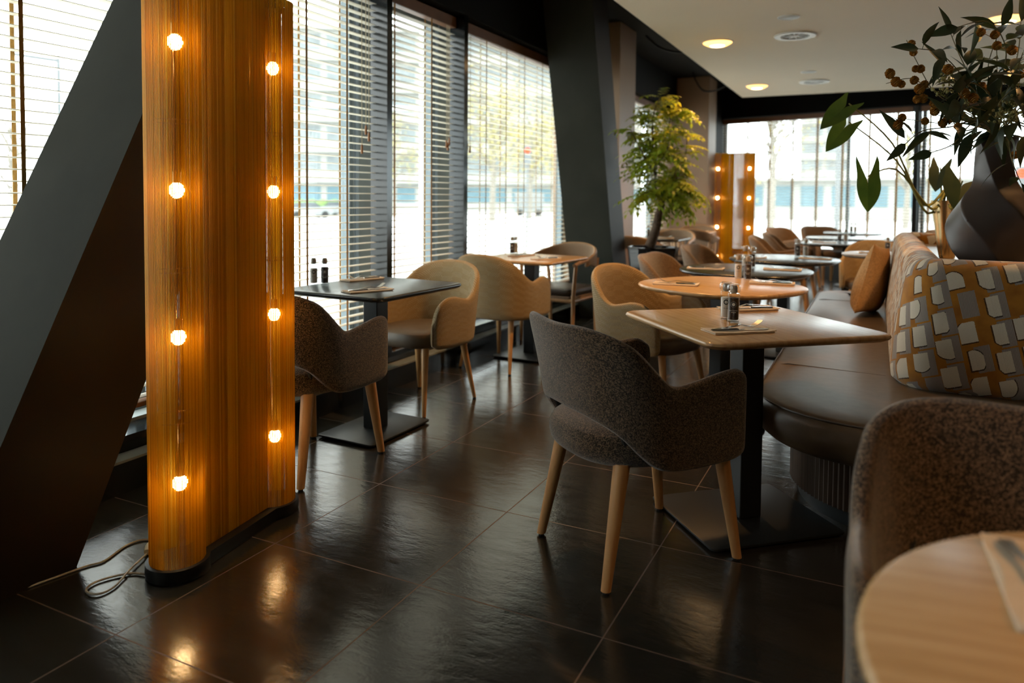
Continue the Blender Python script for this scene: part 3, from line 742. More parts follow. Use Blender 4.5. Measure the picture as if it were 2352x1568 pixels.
sweep(b, back_path, prof); bb(b, 'backrest', 'patterned_velvet', sub=1)
b = MB(); b.box((.26, 3.43, .86), (3.2, 6.05, .90)); bb(b, 'shelf_top', 'grey_top')
# back side of the island, right of the frame
b = MB(); b.box((.30, 3.45, .02), (3.1, 6.0, .86)); bb(b, 'core', 'black_metal')

# throw pillow
def pillow():
    b = MB(); n = 22; hw = .23; th = .085
    for sg in (1, -1):
        vs = []; fs = []
        for i in range(n+1):
            for j in range(n+1):
                u, v = -1+2*i/n, -1+2*j/n; q = max(0, (1-u*u)*(1-v*v)); pin = 1-.07*(1-u*u)*(1 if abs(v) > .999 else abs(v)**3); pin2 = 1-.07*(1-v*v)*abs(u)**3
                x, z = u*hw*pin2, v*hw*pin; low = 1+.38*(-v)
                vs.append((x, sg*(th*low*q**.42+.002*sin(9*u+4*v)*q), z))
        for i in range(n):
            for j in range(n): a = i*(n+1)+j; fs.append((a, a+1, a+n+2, a+n+1))
        b.add(vs, fs)
    return b
o = pillow().build('cushion', 'pillow_cloth', None, True, sub=1)
o.rotation_euler = (R(0), R(8), R(84)); o.location = (-.045, 5.32, .70)
o.matrix_world = Matrix.Translation((-.015, 5.32, .692)) @ Matrix.Rotation(R(12), 4, 'Y') @ Matrix.Rotation(R(77), 4, 'Z') @ Matrix.Rotation(R(4), 4, 'Y')
tag(o, 'tan cushion leaning on the patterned back of the banquette', 'cushion')

# ------------------------------------------------------------------ vase, brass vase
def dark_vase(c):
    b = MB(); rings = []
    prof = [(.085, 0), (.125, .02), (.165, .08), (.188, .16), (.190, .22), (.172, .28), (.138, .33), (.105, .365), (.088, .40), (.083, .45), (.083, .52), (.086, .585), (.080, .587), (.072, .55)]
    for r, z in cr([(a_, b2) for a_, b2 in prof], 9):
        ring = []
        for k in range(160):
            a = 2*pi*k/160; tw = a-1.2+z*4.2; amp = .17
            sg_ = 2*pi/5; rr = r*(.25*.93+.72*cos(sg_/2)/cos((tw % sg_)-sg_/2)*1.06)
            ring.append((c[0]+rr*cos(a), c[1]+rr*sin(a), c[2]+z))
        rings.append(ring)
    b.loft(rings); return b
VC = P(2280, 560, 3.30); VC.z = .902
o = dark_vase((VC.x, VC.y, .901)).build('vase', 'vase_clay'); tag(o, 'large dark twisted clay vase on the shelf behind the patterned back', 'vase')
BV = P(2178, 480, 3.95)
b = MB(); rings = []
for r, z in ((.035, 0), (.045, .05), (.062, .18), (.082, .31), (.078, .31), (.06, .2)):
    rings.append([(BV.x+r*(1+.07*cos(9*2*pi*k/54))*cos(2*pi*k/54), BV.y+r*(1+.07*cos(9*2*pi*k/54))*sin(2*pi*k/54), .901+z) for k in range(54)])
b.loft(rings); o = b.build('vase', 'brass'); tag(o, 'small fluted brass vase behind the dark clay vase', 'vase')

# ------------------------------------------------------------------ leaves
def leaf(mb, base, d, up, L, W, droop=.3, n=6, fold=.15, tip=1.0):
    d = Vector(d).normalized(); up = Vector(up); s = d.cross(up).normalized(); u2 = s.cross(d).normalized(); vs = []; base = Vector(base)
    for i in range(n+1):
        q = i/n; w_ = W*sin(pi*min(1, q**.75*1.0))*.5*(1-.25*q)+.0006
        c = base+d*L*q-u2*L*droop*q*q
        vs += [tuple(c-s*w_+u2*w_*fold*2), tuple(c), tuple(c+s*w_+u2*w_*fold*2)]
    fs = []
    for i in range(n): a = i*3; fs += [(a, a+1, a+4, a+3), (a+1, a+2, a+5, a+4)]
    mb.add(vs, fs)
def arrow_leaf(mb, tip, top, nrm, W, lobe=1.0):
    """Arrowhead leaf: tip and the notch point between its two back lobes."""
    tip, top = Vector(tip), Vector(top); ax = top-tip; L = ax.length; ax.normalize(); s = ax.cross(Vector(nrm)).normalized(); nn = s.cross(ax)
    out = [(0, 0), (.10, .16), (.26, .36), (.45, .50), (.66, .55), (.85, .50), (1.05, .50), (1.26, .54), (1.42, .46)]
    inn = [(0, 0), (.10, 0), (.26, 0), (.45, 0), (.66, 0), (.80, 0), (.95, .12), (1.15, .27), (1.38, .43)]
    out = [(a if a < .85 else .85+(a-.85)*lobe, w_) for a, w_ in out]; inn = [(a if a < .8 else .8+(a-.8)*lobe, w_) for a, w_ in inn]
    for sg in (1, -1):
        vs = []
        for (a, w_), (a2, w2_) in zip(out, inn):
            bend = lambda a_, q: tip+ax*L*a_*1.12+s*sg*W*q+nn*(.10*W*q*2-.12*L*(a_-.5)**2)
            vs += [tuple(bend(a, w_)), tuple(bend((a+a2)/2, (w_+w2_)/2)), tuple(bend(a2, w2_))]
        fs = []
        for i in range(len(out)-1): q = i*3; fs += [(q, q+1, q+4, q+3), (q+1, q+2, q+5, q+4)]
        mb.add(vs, fs)
mouth = Vector((VC.x, VC.y, 1.48))
def branch_pts(ctrl, n=5): return [Vector(p) for p in cr([tuple(p) for p in ctrl], n)]
def leafy(ctrl, label, leaves, L=.12, W=.035, seed=0, mat='leaf_dark', name='leafy_branch', grp='eucalyptus branches in the dark vase', term=True):
    rnd = random.Random(seed); pts = branch_pts(ctrl); root = empty(name, tuple(pts[0]), 0, label, 'branch', grp); o0 = pts[0]
    b = MB(); N = len(pts); b.tube([p-o0 for p in pts], [.0042-.0028*i/N for i in range(N)], 6); b.build('stem', 'twig', root)
    for k in range(leaves):
        q = .30+.70*(k+.5)/leaves; i = min(N-2, int(q*(N-1))); p = pts[i]-o0; d = (pts[i+1]-pts[i]).normalized()
        side = d.orthogonal(); side.rotate(Matrix.Rotation(rnd.uniform(0, 2*pi), 3, d)); dd = (d*rnd.uniform(.1, .8)+side).normalized()
        m_ = MB(); ll = L*rnd.uniform(.75, 1.2); st = p+dd*.018
        leaf(m_, st, dd, Vector((rnd.uniform(-.5, .5), rnd.uniform(-.5, .5), 1)), ll, W*rnd.uniform(.8, 1.25), rnd.uniform(.1, .5)); m_.tube([p, st], .0012, 4)
        m_.build('leaf', mat, root)
    if term:
        m_ = MB(); d = (pts[-1]-pts[-3]).normalized(); leaf(m_, pts[-1]-o0, d, Vector((.6, -.6, .3)), L*1.05, W*1.15, .05); m_.build('leaf', mat, root)
    return root
def ballstem(ctrl, label, spots, seed=0):
    rnd = random.Random(seed); pts = branch_pts(ctrl); root = empty('ball_flower_stem', tuple(pts[0]), 0, label, 'flower stem', 'round fuzzy flower stems in the dark vase'); o0 = pts[0]
    b = MB(); N = len(pts); b.tube([p-o0 for p in pts], [.003-.0018*i/N for i in range(N)], 6); b.build('stem', 'twig', root)
    for p in spots:
        p = Vector(p); r = rnd.uniform(.013, .019); j = min(range(N), key=lambda i: (pts[i]-p).length)
        fb = MB(); fb.tube([pts[j]-o0, p-o0], .0012, 4); rings = []
        for i in range(15):
            ph = pi*i/14
            rings.append([tuple(p-o0+Vector((sin(ph)*cos(2*pi*k/20), sin(ph)*sin(2*pi*k/20), cos(ph)))*r*(rnd.uniform(1.0, 1.22) if (i+k) % 2 else rnd.uniform(.62, .78))) for k in range(20)])
        fb.loft(rings); fb.build('flower_head', 'ball_flower', root, False)
    return root
def berries(ctrl, label, seed=0, nb=26, spread=.055):
    rnd = random.Random(seed); pts = branch_pts(ctrl); root = empty('berry_sprig', tuple(pts[0]), 0, label, 'sprig', 'pale berry sprigs in the dark vase'); o0 = pts[0]
    b = MB(); N = len(pts); b.tube([p-o0 for p in pts], [.003-.0015*i/N for i in range(N)], 6)
    bm_ = MB()
    for k in range(nb):
        i = rnd.randrange(int(N*.55), N); p = pts[i]-o0; d = Vector((rnd.gauss(0, 1), rnd.gauss(0, 1), rnd.uniform(.2, 1.5))).normalized()*rnd.uniform(.4, 1)*spread
        b.tube([p, p+d*.9], .0009, 4); r = rnd.uniform(.0042, .0062)
        c = p+d
        bm_.lathe([(.0006, -r), (r*.7, -r*.7), (r, 0), (r*.7, r*.7), (.0006, r)], tuple(c), 7)
    b.build('stem', 'stem_green', root); bm_.build('berries', 'berry', root)['kind'] = 'stuff'
    return root
D0 = 3.25
def seq(*q): return [mouth+Vector((0, 0, -.12)), mouth+Vector((0, 0, .005))]+[P(*k) for k in q]
leafy(seq((2262, 240, 3.2), (2210, 140, 3.15), (2184, 78, 3.12)), 'tallest eucalyptus branch, its top leaf pointing up against the ceiling', 9, .125, .042, 1)
leafy(seq((2250, 230, 3.1), (2170, 130, 3.0), (2110, 112, 2.95)), 'eucalyptus branch arching left with hanging dark leaves below the top one', 8, .13, .036, 2)
leafy(seq((2300, 200, 3.2), (2310, 110, 3.15), (2270, 50, 3.1), (2200, 62, 3.1)), 'eucalyptus branch bending left near the top of the bouquet', 9, .125, .045, 3)
leafy(seq((2320, 200, 3.3), (2340, 110, 3.3), (2345, 50, 3.3)), 'eucalyptus branch rising along the right edge of the picture', 9, .14, .05, 4)
leafy(seq((2260, 270, 3.1), (2190, 290, 3.0), (2120, 300, 2.95), (2080, 330, 2.9)), 'low eucalyptus branch reaching left over the bright far window', 9, .13, .034, 5)
leafy(seq((2270, 260, 3.05), (2240, 210, 2.9), (2215, 190, 2.8)), 'short eucalyptus branch leaning to the camera in the middle of the bouquet', 9, .14, .045, 6)
leafy(seq((2290, 250, 3.0), (2320, 210, 2.85), (2345, 200, 2.8)), 'short eucalyptus branch leaning right in the middle of the bouquet', 9, .14, .045, 7)
leafy(seq((2310, 300, 3.0), (2325, 370, 2.95), (2345, 420, 2.95)), 'eucalyptus branch drooping down across the vase neck', 5, .11, .032, 8)
leafy(seq((2240, 280, 3.1), (2190, 330, 3.0), (2140, 350, 2.95)), 'eucalyptus branch drooping left below the flower balls', 6, .12, .036, 9)
leafy(seq((2330, 270, 3.2), (2380, 240, 3.15), (2440, 250, 3.1)), 'eucalyptus branch leaving the picture at the right', 7, .13, .04, 10)
leafy(seq((2262, 250, 3.4), (2230, 170, 3.5), (2240, 100, 3.55)), 'eucalyptus branch at the back of the bouquet', 9, .13, .045, 11)
leafy(seq((2280, 230, 2.95), (2230, 190, 2.85), (2200, 230, 2.75)), 'dark leafy branch hanging over the middle of the bouquet', 12, .14, .045, 21)
leafy(seq((2310, 220, 3.0), (2335, 160, 2.9), (2350, 120, 2.85)), 'dark leafy branch right of the bouquet centre', 12, .14, .05, 22)
leafy(seq((2300, 270, 2.95), (2350, 290, 2.85), (2390, 310, 2.85)), 'dark leafy branch low at the right edge', 10, .14, .045, 23)
leafy(seq((2260, 290, 3.0), (2215, 300, 2.85), (2180, 270, 2.8)), 'dark leafy branch low left of the vase mouth', 10, .13, .04, 24)
leafy(seq((2290, 200, 3.2), (2270, 150, 3.2), (2300, 60, 3.2)), 'dark leafy branch behind the upper fuzzy balls', 12, .14, .05, 25)
leafy(seq((2250, 240, 3.1), (2215, 200, 3.05), (2170, 150, 3.05)), 'dark leafy branch between the fuzzy balls and the top leaf', 9, .13, .036, 26)
def pb(*q, D=3.05): return [P(x, y, D) for x, y in q]
ballstem(seq((2230, 260, 3.1), (2150, 215, 3.05), (2105, 140, 3.05), (2082, 92, 3.05)), 'thin stem with fuzzy balls reaching highest left of the bouquet', pb((2094, 100), (2098, 120), (2103, 158), (2115, 158)), 1)
ballstem(seq((2230, 260, 3.1), (2130, 200, 3.05), (2090, 180, 3.0), (2035, 192, 3.0)), 'thin stem with fuzzy balls reaching farthest left against the ceiling', pb((2044, 169), (2058, 188), (2071, 193), (2100, 184), (2112, 204), (2124, 194), D=3.0), 2)
ballstem(seq((2240, 270, 3.05), (2170, 240, 2.95), (2125, 222, 2.9)), 'stem with fuzzy balls just above the far window', pb((2106, 228), (2120, 226), (2143, 237), (2147, 255), (2150, 245), D=2.92), 3)
ballstem(seq((2250, 280, 3.0), (2180, 285, 2.9), (2072, 272, 2.9)), 'low stem with fuzzy balls in front of the far window', pb((2072, 270), (2062, 286), (2125, 278), (2165, 283), (2178, 272), D=2.9), 4)
ballstem(seq((2290, 230, 3.1), (2290, 150, 3.05), (2288, 90, 3.05)), 'upright stem with fuzzy balls near the right edge', pb((2290, 105), (2285, 80), (2253, 74), (2325, 115), (2254, 200), (2275, 205), D=3.05), 5)
ballstem(seq((2270, 260, 2.9), (2225, 240, 2.8), (2180, 165, 2.8)), 'stem with fuzzy balls leaning to the camera', pb((2177, 159), (2200, 290), (2215, 215), (2235, 225), D=2.8), 6)
ballstem(seq((2320, 320, 3.1), (2335, 350, 3.05), (2350, 358, 3.05)), 'short stem with a fuzzy ball right of the vase neck', pb((2331, 356), (2345, 170), D=3.05), 7)
berries(seq((2240, 260, 3.05), (2190, 200, 3.0), (2165, 185, 2.98)), 'pale berry sprig left of the bouquet centre, against the ceiling', 1)
berries(seq((2240, 280, 3.0), (2180, 230, 2.9), (2160, 215, 2.88)), 'pale berry sprig over the dark beam', 2)
berries(seq((2320, 280, 3.0), (2330, 260, 2.9), (2335, 262, 2.85)), 'pale berry sprig above the vase mouth at the right', 3, 40, .075)
berries(seq((2300, 290, 2.9), (2310, 285, 2.8), (2305, 270, 2.75)), 'pale berry sprig hanging at the front of the vase mouth', 4, 40, .075)
# alocasia in the brass vase
bvm = Vector((BV.x, BV.y, 1.205))
def alocasia(ctrl, tip, top, nrm, W, label, lobe=1.0, mat='leaf_alocasia'):
    root = empty('arrowhead_leaf', tuple(bvm), 0, label, 'leaf', 'arrowhead leaves in the brass vase')
    pts = branch_pts([bvm+Vector((0, 0, -.25)), bvm, bvm+Vector((-.01, 0, .07))]+ctrl+[top]); N = len(pts)
    b = MB(); b.tube([p-bvm for p in pts], [.011-.008*i/N for i in range(N)], 8); b.build('stem', 'stem_green', root)
    b = MB(); arrow_leaf(b, Vector(tip)-bvm, Vector(top)-bvm, nrm, W, lobe); b.build('blade', mat, root, True, sub=1)
toC = -FW
alocasia([P(2140, 480, 3.9), P(2060, 390, 3.85)], P(1994, 488, 3.8), P(1993, 405, 3.8), toC, .118, 'arrowhead leaf hanging point down before the far window')
alocasia([P(2120, 470, 3.9), P(2050, 330, 3.8)], P(1884, 296, 3.6), P(1950, 238, 3.62), toC+Vector((0, 0, .8)), .10, 'upper arrowhead leaf arching left just below the dark beam', .5)
alocasia([P(2130, 490, 3.95), P(2060, 370, 3.85)], P(1897, 348, 3.7), P(1950, 280, 3.72), toC+Vector((0, 0, .5)), .10, 'lower arrowhead leaf arching left in front of the far window', .5)
alocasia([P(2185, 480, 3.85)], P(2197, 487, 3.7), P(2211, 415, 3.75), toC, .215, 'wide dark arrowhead leaf beside the vase neck', .6, 'leaf_dark')
alocasia([P(2165, 470, 3.95)], P(2148, 440, 3.9), P(2160, 385, 3.92), toC+Vector((-.6, 0, 0)), .09, 'narrow arrowhead leaf above the brass vase', .8, 'leaf_dark')

# ------------------------------------------------------------------ potted tree
TP = Vector((-1.86, 6.7, 0))
b = MB(); rings = []
for r, z in ((.13, 0), (.15, .02), (.19, .35), (.235, .74), (.24, .76), (.22, .76), (.21, .72)):
    rings.append([(TP.x+r*(1+.03*(k % 2))*cos(2*pi*k/12+.2), TP.y+r*(1+.03*(k % 2))*sin(2*pi*k/12+.2), z) for k in range(12)])
b.loft(rings); pot = b.build('planter', 'pot_black', None, False); tag(pot, 'glossy black faceted planter holding the small tree', 'planter')
b = MB(); b.lathe([(.001, .735), (.2, .73)], (TP.x, TP.y, 0), 20, False); b.build('soil', 'soil', pot)
tree = empty('potted_tree', (TP.x, TP.y, .73), 0, 'small green tree with feathery leaves in the black planter', 'tree')
D1 = (TP-CAM).dot(FW)
def T(x, y, dd=0): return P(x, y, D1+dd)-Vector((TP.x, TP.y, .73))
b = MB(); tr = branch_pts([T(1492, 567), T(1500, 545), T(1508, 520), T(1512, 495), T(1520, 470), T(1517, 455)])
b.tube(tr, [.05-.026*i/len(tr) for i in range(len(tr))], 10)
b.tube([T(1503, 530), T(1500, 512)], .012, 6)
rnd = random.Random(5); tips = []
for ctrl in ([(1517, 460, 0), (1506, 430, 0), (1503, 380, -.1), (1500, 330, 0)], [(1520, 462, 0), (1535, 440, .1), (1550, 400, .1), (1560, 350, 0)], [(1515, 455, 0), (1500, 430, .1), (1480, 400, .1), (1462, 370, 0)],
             [(1522, 462, 0), (1540, 430, -.2), (1560, 420, -.2), (1590, 440, -.2)], [(1503, 380, 0), (1490, 320, .1), (1478, 250, .05)], [(1505, 370, 0), (1530, 310, .1), (1545, 260, .1), (1575, 255, 0)],
             [(1500, 340, 0), (1500, 270, -.1), (1515, 225, 0)], [(1515, 455, 0), (1495, 440, -.2), (1470, 450, -.25)], [(1540, 430, .1), (1570, 380, .2), (1580, 300, .15)], [(1505, 400, 0), (1475, 350, -.2), (1450, 300, -.1)], [(1535, 440, 0), (1555, 450, .1), (1560, 470, .1)],
             [(1503, 380, 0), (1530, 350, -.3), (1540, 300, -.3)], [(1506, 400, 0), (1500, 350, .3), (1520, 300, .35)]):
    q = branch_pts([T(*c) for c in ctrl], 6); N = len(q); b.tube(q, [.009-.006*i/N for i in range(N)], 6)
    for i in range(3, N): tips.append((q[i], (q[i]-q[i-1]).normalized()))
b.build('trunk', 'bark', tree)
lm = MB(); nfr = 0
for p, d in tips:
    for _ in range(4):
        if rnd.random() < .25: continue
        az = rnd.uniform(0, 2*pi); dd = Vector((cos(az), sin(az), rnd.uniform(-.35, .35))); dd = (dd+d*.5).normalized()
        ln = rnd.uniform(.12, .24); fr = [p+dd*ln*q-Vector((0, 0, 1))*.09*q*q for q in (0, .25, .5, .75, 1)]
        lm.tube(fr, .0012, 3)
        for k in range(6):
            q = .2+.8*k/5; i = min(3, int(q*4)); c = fr[i].lerp(fr[i+1], q*4-i); fdir = (fr[i+1]-fr[i]).normalized(); s = fdir.cross(Vector((0, 0, 1))).normalized()
            for sg in ((1, -1) if k < 5 else (1,)):
                ld = (s*sg+fdir*.5+Vector((0, 0, rnd.uniform(-.3, .2)))).normalized() if k < 5 else fdir
                leaf(lm, c, ld, (0, 0, 1), rnd.uniform(.045, .066), .032, .25, 3, .1)
lo = lm.build('foliage', 'leaf_tree', tree, True)

# ------------------------------------------------------------------ table settings
def cutlery():
    f = empty('fork', (0, 0, 0)); b = MB()
    b.loft([[(x, w_, z), (x, w_, z+h_), (x, -w_, z+h_), (x, -w_, z)] for x, w_, z, h_ in
            ((-.095, .0085, .001, .003), (-.09, .0095, .001, .003), (-.03, .004, .006, .003), (.01, .003, .011, .003), (.04, .004, .004, .003), (.055, .010, .002, .002), (.066, .0115, .004, .002))])
    b.build('handle', 'steel', f)
    b = MB()
    for k in range(4):
        y = -.0093+.0062*k; b.loft([[(x, y+w_, z), (x, y+w_, z+.002), (x, y-w_, z+.002), (x, y-w_, z)] for x, w_, z in ((.064, .0018, .004), (.08, .0016, .010), (.098, .0012, .021))])
    b.build('tines', 'steel', f)
    k_ = empty('knife', (0, 0, 0)); b = MB()
    b.loft([[(x, w_, 0.001), (x, w_*.8, h_), (x, -w_*.8, h_), (x, -w_, 0.001)] for x, w_, h_ in ((-.105, .005, .003), (-.10, .008, .006), (-.05, .0075, .007), (-.005, .006, .006))]); b.build('handle', 'steel', k_)
    b = MB(); b.loft([[(x, y1, .001), (x, y1, .0028), (x, y0, .002), (x, y0, .001)] for x, y0, y1 in ((-.006, -.006, .006), (.03, -.009, .006), (.08, -.009, .006), (.105, -.003, .006), (.112, .004, .006))]); b.build('blade', 'steel', k_)
    n_ = empty('napkin', (0, 0, 0)); b = MB(); slab(b, rrect(.115, .052, .003, 2), 0, .0035, .001); b.build('lower_fold', 'napkin', n_)
    b = MB(); rings = []
    for q in range(9):
        x = -.115+.235*q/8; l = .0015*sin(q*1.7)+(.004 if q in (0, 8) else 0)
        rings.append([(x, -.052, .0036+l*.5), (x, .049+.004*sin(q), .0042+l), (x, .049+.004*sin(q), .0054+l), (x, -.052, .0066+l*.5)])
    b.loft(rings); b.build('upper_fold', 'napkin', n_)
    return f, k_, n_
FK, KN, NP = cutlery()
def setting(x, y, rz, where, flip=False):
    z = .7503; c, s = cos(rz), sin(rz)
    place(NP, USED, '', (x, y, z), rz, 'folded beige napkin '+where, 'napkin', 'folded napkins')
    fx, fy = (.012, .013); place(FK, USED, '', (x+c*fx-s*fy, y+s*fx+c*fy, z+.0085), rz+R(9)+(pi if flip else 0), 'steel fork '+where, 'fork', 'forks')
    fx, fy = (.0, -.014); place(KN, USED, '', (x+c*fx-s*fy, y+s*fx+c*fy, z+.0075), rz-R(4)+(pi if flip else 0), 'steel knife '+where, 'knife', 'knives')
setting(-.425, 2.625, R(41), 'at the camera side of the nearest square oak table')
setting(-.475, 3.17, R(40), 'at the far side of the nearest square oak table', True)
setting(-.955, 3.895, R(6), 'at the left end of the rounded oak table', True)
setting(-.505, 4.20, R(6), 'at the right end of the rounded oak table', True)
setting(-2.20, 2.86, R(66), 'at the room side of the dark square table by the lamp')
setting(-2.53, 3.24, R(74), 'at the window side of the dark square table by the lamp', True)
setting(-2.50, 5.2, R(80), 'at the window side of the oak table by the blinds')
setting(-2.2, 5.0, R(70), 'at the room side of the oak table by the blinds', True)
setting(-1.0, 4.87, R(5), 'at the left end of the third table in the row')
setting(-.545, 5.06, R(5), 'at the right end of the third table in the row', True)
setting(-.88, 5.98, R(10), 'at the left end of the fourth table in the row')
setting(-.42, 6.12, R(-5), 'at the right end of the fourth table in the row', True)
setting(.194, 1.045, R(92), 'on the foreground round oak table', True)
setting(-.02, 7.05, R(0), 'on the small pale table beyond the cushion')
setting(-.5, 8.5, R(0), 'on the nearer of the far paired tables')
setting(-2.2, 8.35, R(30), 'on the dark table behind the tree')
setting(-2.22, 10.35, R(30), 'on the oak table by the corner pillar')

def text_mesh(name, s, size, mat, parent, mtx):
    cu = bpy.data.curves.new(name, 'FONT'); cu.body = s; cu.size = size; cu.align_x = 'CENTER'; cu.align_y = 'CENTER'; cu.extrude = .00008
    tmp = bpy.data.objects.new(name, cu); col.objects.link(tmp)
    me = bpy.data.meshes.new_from_object(tmp.evaluated_get(bpy.context.evaluated_depsgraph_get()))
    bpy.data.objects.remove(tmp); me.materials.clear(); me.materials.append(M[mat])
    o = bpy.data.objects.new(name, me); col.objects.link(o); o.parent = parent; o.matrix_local = mtx; return o
def wrap(mb, pts, r, zc):      # 2D (u, v) points onto a cylinder of radius r facing local -y
    return [(r*sin(u/r), -r*cos(u/r), zc+v) for u, v in pts]
def mill(kind):
    root = empty('salt_mill' if kind == 'salt' else 'pepper_mill', (0, 0, 0))
    b = MB(); b.lathe([(.021, .0), (.0225, .002), (.0225, .01), (.0215, .018), (.0215, .088), (.0225, .094), (.0225, .102), (.019, .106)], (0, 0, 0), 28); b.build('jar', 'jar_glass', root)
    b = MB(); top = .082 if kind == 'salt' else .088
    b.lathe([(.017, .007), (.0185, .010), (.0185, top), (.016, top+.001)], (0, 0, 0), 20); b.build('salt' if kind == 'salt' else 'peppercorns', 'salt' if kind == 'salt' else 'peppercorns', root)
    b = MB(); rings = []
    for r, z in ((.019, .106), (.0205, .110), (.0235, .114), (.025, .122), (.0245, .132), (.021, .139), (.014, .142)):
        rings.append([(r*(1+.035*cos(8*2*pi*k/48))*cos(2*pi*k/48), r*(1+.035*cos(8*2*pi*k/48))*sin(2*pi*k/48), z) for k in range(48)])
    b.loft(rings); cp = b.build('cap', 'jar_glass', root)
    b = MB(); b.lathe([(.011, .107), (.0135, .112), (.0135, .128), (.010, .136)], (0, 0, 0), 14); b.build('grinder', 'cap_fill', cp)
    # label: round emblem, a line of lettering, a bar
    r = .0222; lb = MB(); n = 28
    for k in range(n):
        a0, a1 = 2*pi*k/n, 2*pi*(k+1)/n
        lb.add(wrap(lb, [(.0060*cos(a0), .0060*sin(a0)), (.0100*cos(a0), .0100*sin(a0)), (.0100*cos(a1), .0100*sin(a1)), (.0060*cos(a1), .0060*sin(a1))], r, .066), [(0, 1, 2, 3)])
    lb.cur = 1
    for k in range(n):
        a0, a1 = 2*pi*k/n, 2*pi*(k+1)/n
        lb.add(wrap(lb, [(0, 0), (.0060*cos(a0), .0060*sin(a0)), (.0060*cos(a1), .0060*sin(a1))], r, .066), [(0, 1, 2)])
        lb.add(wrap(lb, [(.0103*cos(a0), .0103*sin(a0)), (.0108*cos(a0), .0108*sin(a0)), (.0108*cos(a1), .0108*sin(a1)), (.0103*cos(a1), .0103*sin(a1))], r, .066), [(0, 1, 2, 3)])
    lb.add(wrap(lb, [(-.009, -.001), (0, -.001), (.009, -.001), (.009, .001), (0, .001), (-.009, .001)], r, .036), [(0, 1, 4, 5), (1, 2, 3, 4)])
    lab = lb.build('label', ['label_dark', 'label_pale'], root, False)
    word = 'SEA SALT' if kind == 'salt' else 'BLACK PEPPER'
    tm = text_mesh('lettering', word, .0048, 'label_dark' if kind == 'salt' else 'label_pale', lab, Matrix.Identity(4))
    for v_ in tm.data.vertices:
        u, q, dz = v_.co; v_.co = ((r+.0003+dz)*sin(u/r), -(r+.0003+dz)*cos(u/r), .0425+q)
    return root
PM, SM = mill('pepper'), mill('salt')
def mills(px, py, sx, sy, where):
    fr = math.atan2(-px, py)*-1
    place(PM, USED, '', (px, py, .7503), math.atan2(0-py, 0-px)+pi/2, 'clear pepper mill '+where, 'pepper mill', 'pepper mills')
    place(SM, USED, '', (sx, sy, .7503), math.atan2(0-sy, 0-sx)+pi/2, 'clear salt mill '+where, 'salt mill', 'salt mills')
mills(-.475, 2.838, -.512, 2.89, 'on the nearest square oak table')
mills(-.650, 4.33, -.712, 4.385, 'on the rounded oak table')
mills(-.745, 5.14, -.80, 5.19, 'on the third table in the row')
mills(-.566, 6.30, -.508, 6.36, 'on the fourth table in the row')
mills(-2.570, 2.985, -2.618, 2.955, 'on the dark square table by the lamp')
mills(-2.66, 5.36, -2.66, 5.42, 'on the oak table by the blinds')
mills(.09, 7.2, .155, 7.22, 'on the small pale table beyond the cushion')
mills(-.36, 8.75, -.30, 8.77, 'on the nearer of the far paired tables')
mills(-2.45, 8.60, -2.38, 8.62, 'on the dark table behind the tree')
mills(-.32, 11.4, -.27, 11.42, 'on the farthest dark table')

# ------------------------------------------------------------------ ceiling fittings
def ring_slab(mb, r0, r1, z0, z1, n=40):
    rr = lambda r, z: [(r*cos(2*pi*k/n), r*sin(2*pi*k/n), z) for k in range(n)]
    mb.loft([rr(r0, z1), rr(r1, z1), rr(r1*.99, z0), rr(r0*1.03, z0), rr(r0, z1)], False); return mb
def downlight():
    root = empty('ceiling_light', (0, 0, 0)); b = MB(); ring_slab(b, .125, .15, -.006, 0); b.build('rim', 'white_metal', root)
    b = MB(); b.lathe([(.140, -.001), (.130, -.012), (.095, -.032), (.075, -.035)], (0, 0, 0), 36, True); b.build('diffuser', 'downlight_glow', root)
    b = MB(); b.lathe([(.070, -.0355), (.060, -.040), (.002, -.042)], (0, 0, 0), 30, True); b.build('bright_core', 'downlight_core', root)
    sl = bpy.data.lights.new('downlight_beam', 'SPOT'); sl.energy = 115; sl.color = (1, .50, .17); sl.spot_size = R(112); sl.spot_blend = .8; sl.shadow_soft_size = .06
    so = bpy.data.objects.new('downlight_beam', sl); col.objects.link(so); so.location = (0, 0, -.06); so.parent = root; return root
DL = downlight()
for x, y, lab in ((-1.405, 7.2, 'glowing round ceiling light nearest the left edge of the white ceiling'), (-1.46, 10.16, 'glowing round ceiling light near the far corner of the white ceiling'),
                  (.895, 10.36, 'ceiling light seen between the bouquet leaves'), (.9, 7.2, 'ceiling light above the banquette shelf'), (-1.40, 4.25, 'ceiling light above the rounded oak table chair'),
                  (.9, 4.25, 'ceiling light above the vase'), (1.7, .9, 'unseen ceiling light added right of the foreground table to warm it'), (3.2, 4.25, 'ceiling light right of the banquette')):  # the foreground one is out of view, added for warm light there
    place(DL, USED, '', (x, y, 2.70), 0, lab, 'ceiling light', 'round warm ceiling lights')
def vent():
    root = empty('ceiling_vent', (0, 0, 0)); b = MB(); ring_slab(b, .125, .18, -.014, 0); b.build('rim', 'white_metal', root)
    b = MB(); b.lathe([(.002, -.0005), (.128, -.001)], (0, 0, 0), 30, False); b.build('backing', 'black_metal', root)
    b = MB(); b.lathe([(.04, 0), (.038, -.012), (.002, -.016)], (0, 0, 0), 20)
    for k in range(12):
        a = 2*pi*k/12; b.box((.03, -.004, -.010), (.13, .004, -.006), 0); q = b.v[-8:]; b.v[-8:] = [(x*cos(a)-y*sin(a), x*sin(a)+y*cos(a), z) for x, y, z in q]
    b.build('blades', 'white_metal', root); return root
VT = vent()
